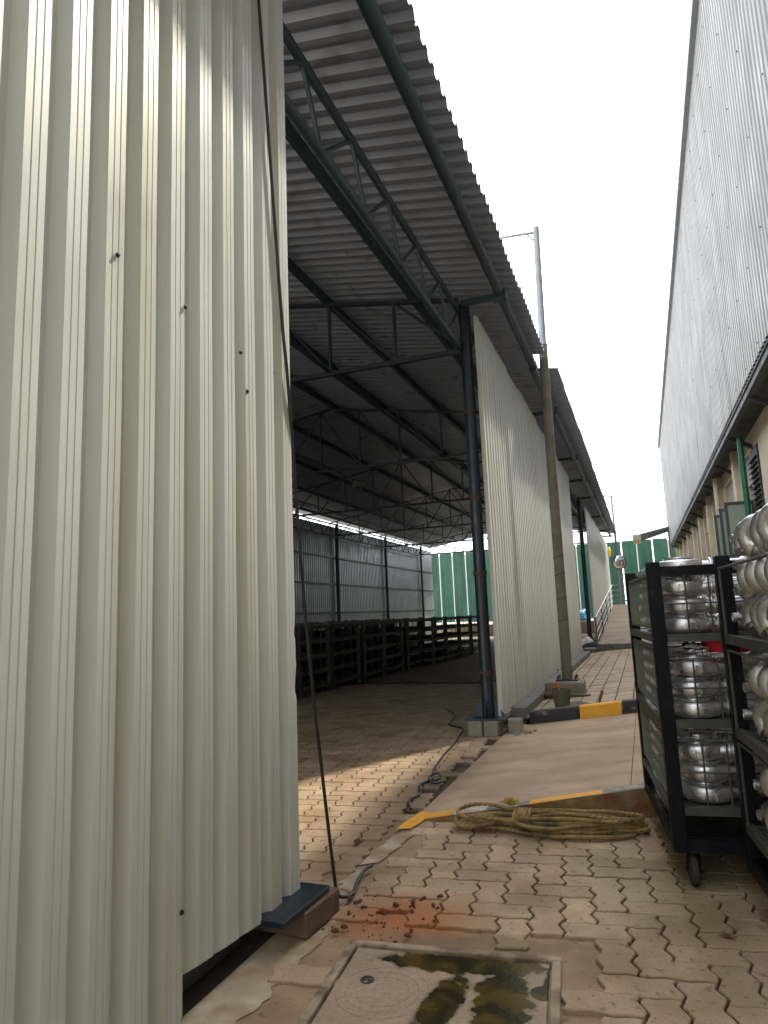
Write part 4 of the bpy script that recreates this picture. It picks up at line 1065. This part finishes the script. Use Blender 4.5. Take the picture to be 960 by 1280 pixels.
c2 = spline([(-2.6, 9.2, .01), (-2.36, 8.7, .01), (-2.25, 8.0, .01), (-2.02, 7.75, .01), (-1.95, 7.3, .01), (-1.89, 6.9, .01), (-1.84, 6.3, .01), (-1.76, 5.7, .01), (-1.68, 5.4, .01), (-1.72, 5.2, .012), (-1.64, 4.95, .01), (-1.66, 4.75, .01), (-1.58, 4.56, .01)], 8)
tag(build('cable', MB().tube(c2, .009, 7), 'cable', None, (0, 0, 0), True), 'thin dark cable running over the floor from the open bay post', 'cable')
c3 = spline([(-1.66, 5.3, .012), (-1.60, 5.36, .03), (-1.64, 5.42, .05), (-1.70, 5.36, .03), (-1.63, 5.26, .012), (-1.58, 5.3, .012)], 8)
tag(build('cable', MB().tube(c3, .007, 6), 'cable', None, (0, 0, 0), True), 'small tangled loop of dark cable beside the ramp edge', 'cable')

# clods of red earth
mb = MB(); rnd = random.Random(21)
for k in range(70):
    x, y = rnd.uniform(-1.42, -.95), rnd.uniform(2.76, 3.25); r_ = rnd.choice((.004, .005, .006, .008, .012, .016)) * rnd.uniform(.7, 1.1)
    if y < 2.75: continue
    s0 = rnd.uniform(0, 6); mb.lathe([(.0005, -.3 * r_), (r_, 0), (r_ * .85, r_ * .6), (.0005, r_)], (x, y, .002), 7, mod=lambda t: .8 + .3 * math.sin(2 * t + s0))
tag(stuff(build('earth_clods', mb, 'clod')), 'scattered red brown clods of earth on the pavers by the manhole', 'clods')
# leaf scraps near the trolley wheel
lf_ = MB(); lf_.add([(0, 0, .004), (.03, .01, .012), (.075, .0, .005), (.03, -.018, .010)], [(0, 1, 2, 3)]); o = build('dead_leaf', lf_, 'clod', None, (.16, 3.16, .002)); tag(o, 'dark dead leaf lying on a paver near the right trolley', 'leaf')

# ------------------------------------------------------------------ stacked cages inside the shed
def make_stillage():
    t = thing('stillage', '', 'stillage', (0, 0, 0), 0, 'steel cage stacks inside the shed')
    a = .58
    for sx in (-1, 1):
        for sy in (-1, 1): link('post', MB().box((sx * a - .03, sy * a - .03, 0), (sx * a + .03, sy * a + .03, 1.22)).mesh('post', 'still'), t)
    for k in range(5):
        z = .10 + k * .255; m_ = MB()
        m_.box((-a, -a - .028, z), (a, -a + .025, z + .07)); m_.box((-a, a - .025, z), (a, a + .028, z + .07)); m_.box((-a - .028, -a, z + .003), (-a + .025, a, z + .067)); m_.box((a - .025, -a, z + .003), (a + .028, a, z + .067))
        tr_ = link('tray', m_.mesh('tray', 'still'), t)
        d_ = MB()
        for q in range(5): y = -a + .1 + q * .24; d_.box((-a + .03, y - .05, z + .02), (a - .03, y + .05, z + .045))
        link('deck', d_.mesh('deck', 'still'), tr_)
    for q in (-.2, .2):
        link('rod', MB().box((q - .012, -a - .036, .12), (q + .012, -a - .029, 1.2)).mesh('rod', 'still'), t)
        link('rod', MB().box((a + .029, q - .012, .12), (a + .036, q + .012, 1.2)).mesh('rod', 'still'), t)
    return t
s0 = make_stillage(); first = True
ORD = ('first', 'second', 'third', 'fourth', 'fifth', 'sixth', 'seventh', 'eighth', 'ninth', 'tenth')
for col in range(3):
    for k in range(10 if col == 0 else 9):
        o = s0 if first else copy_tree(s0); first = False
        o.location = (-6.05 - col * 1.42 + random.uniform(-.06, .06) + (.35 if k > 5 and col == 0 else 0), 9.5 + k * 1.38 + col * .3 + random.uniform(-.08, .08), 0); o.rotation_euler.z = R(random.uniform(-3, 3))
        o['label'] = 'dark steel cage stack, %s from camera in %s row inside shed' % (ORD[k], ('front', 'middle', 'back')[col])
for o in list(bpy.data.objects):
    if '_base' in o.keys(): del o['_base']
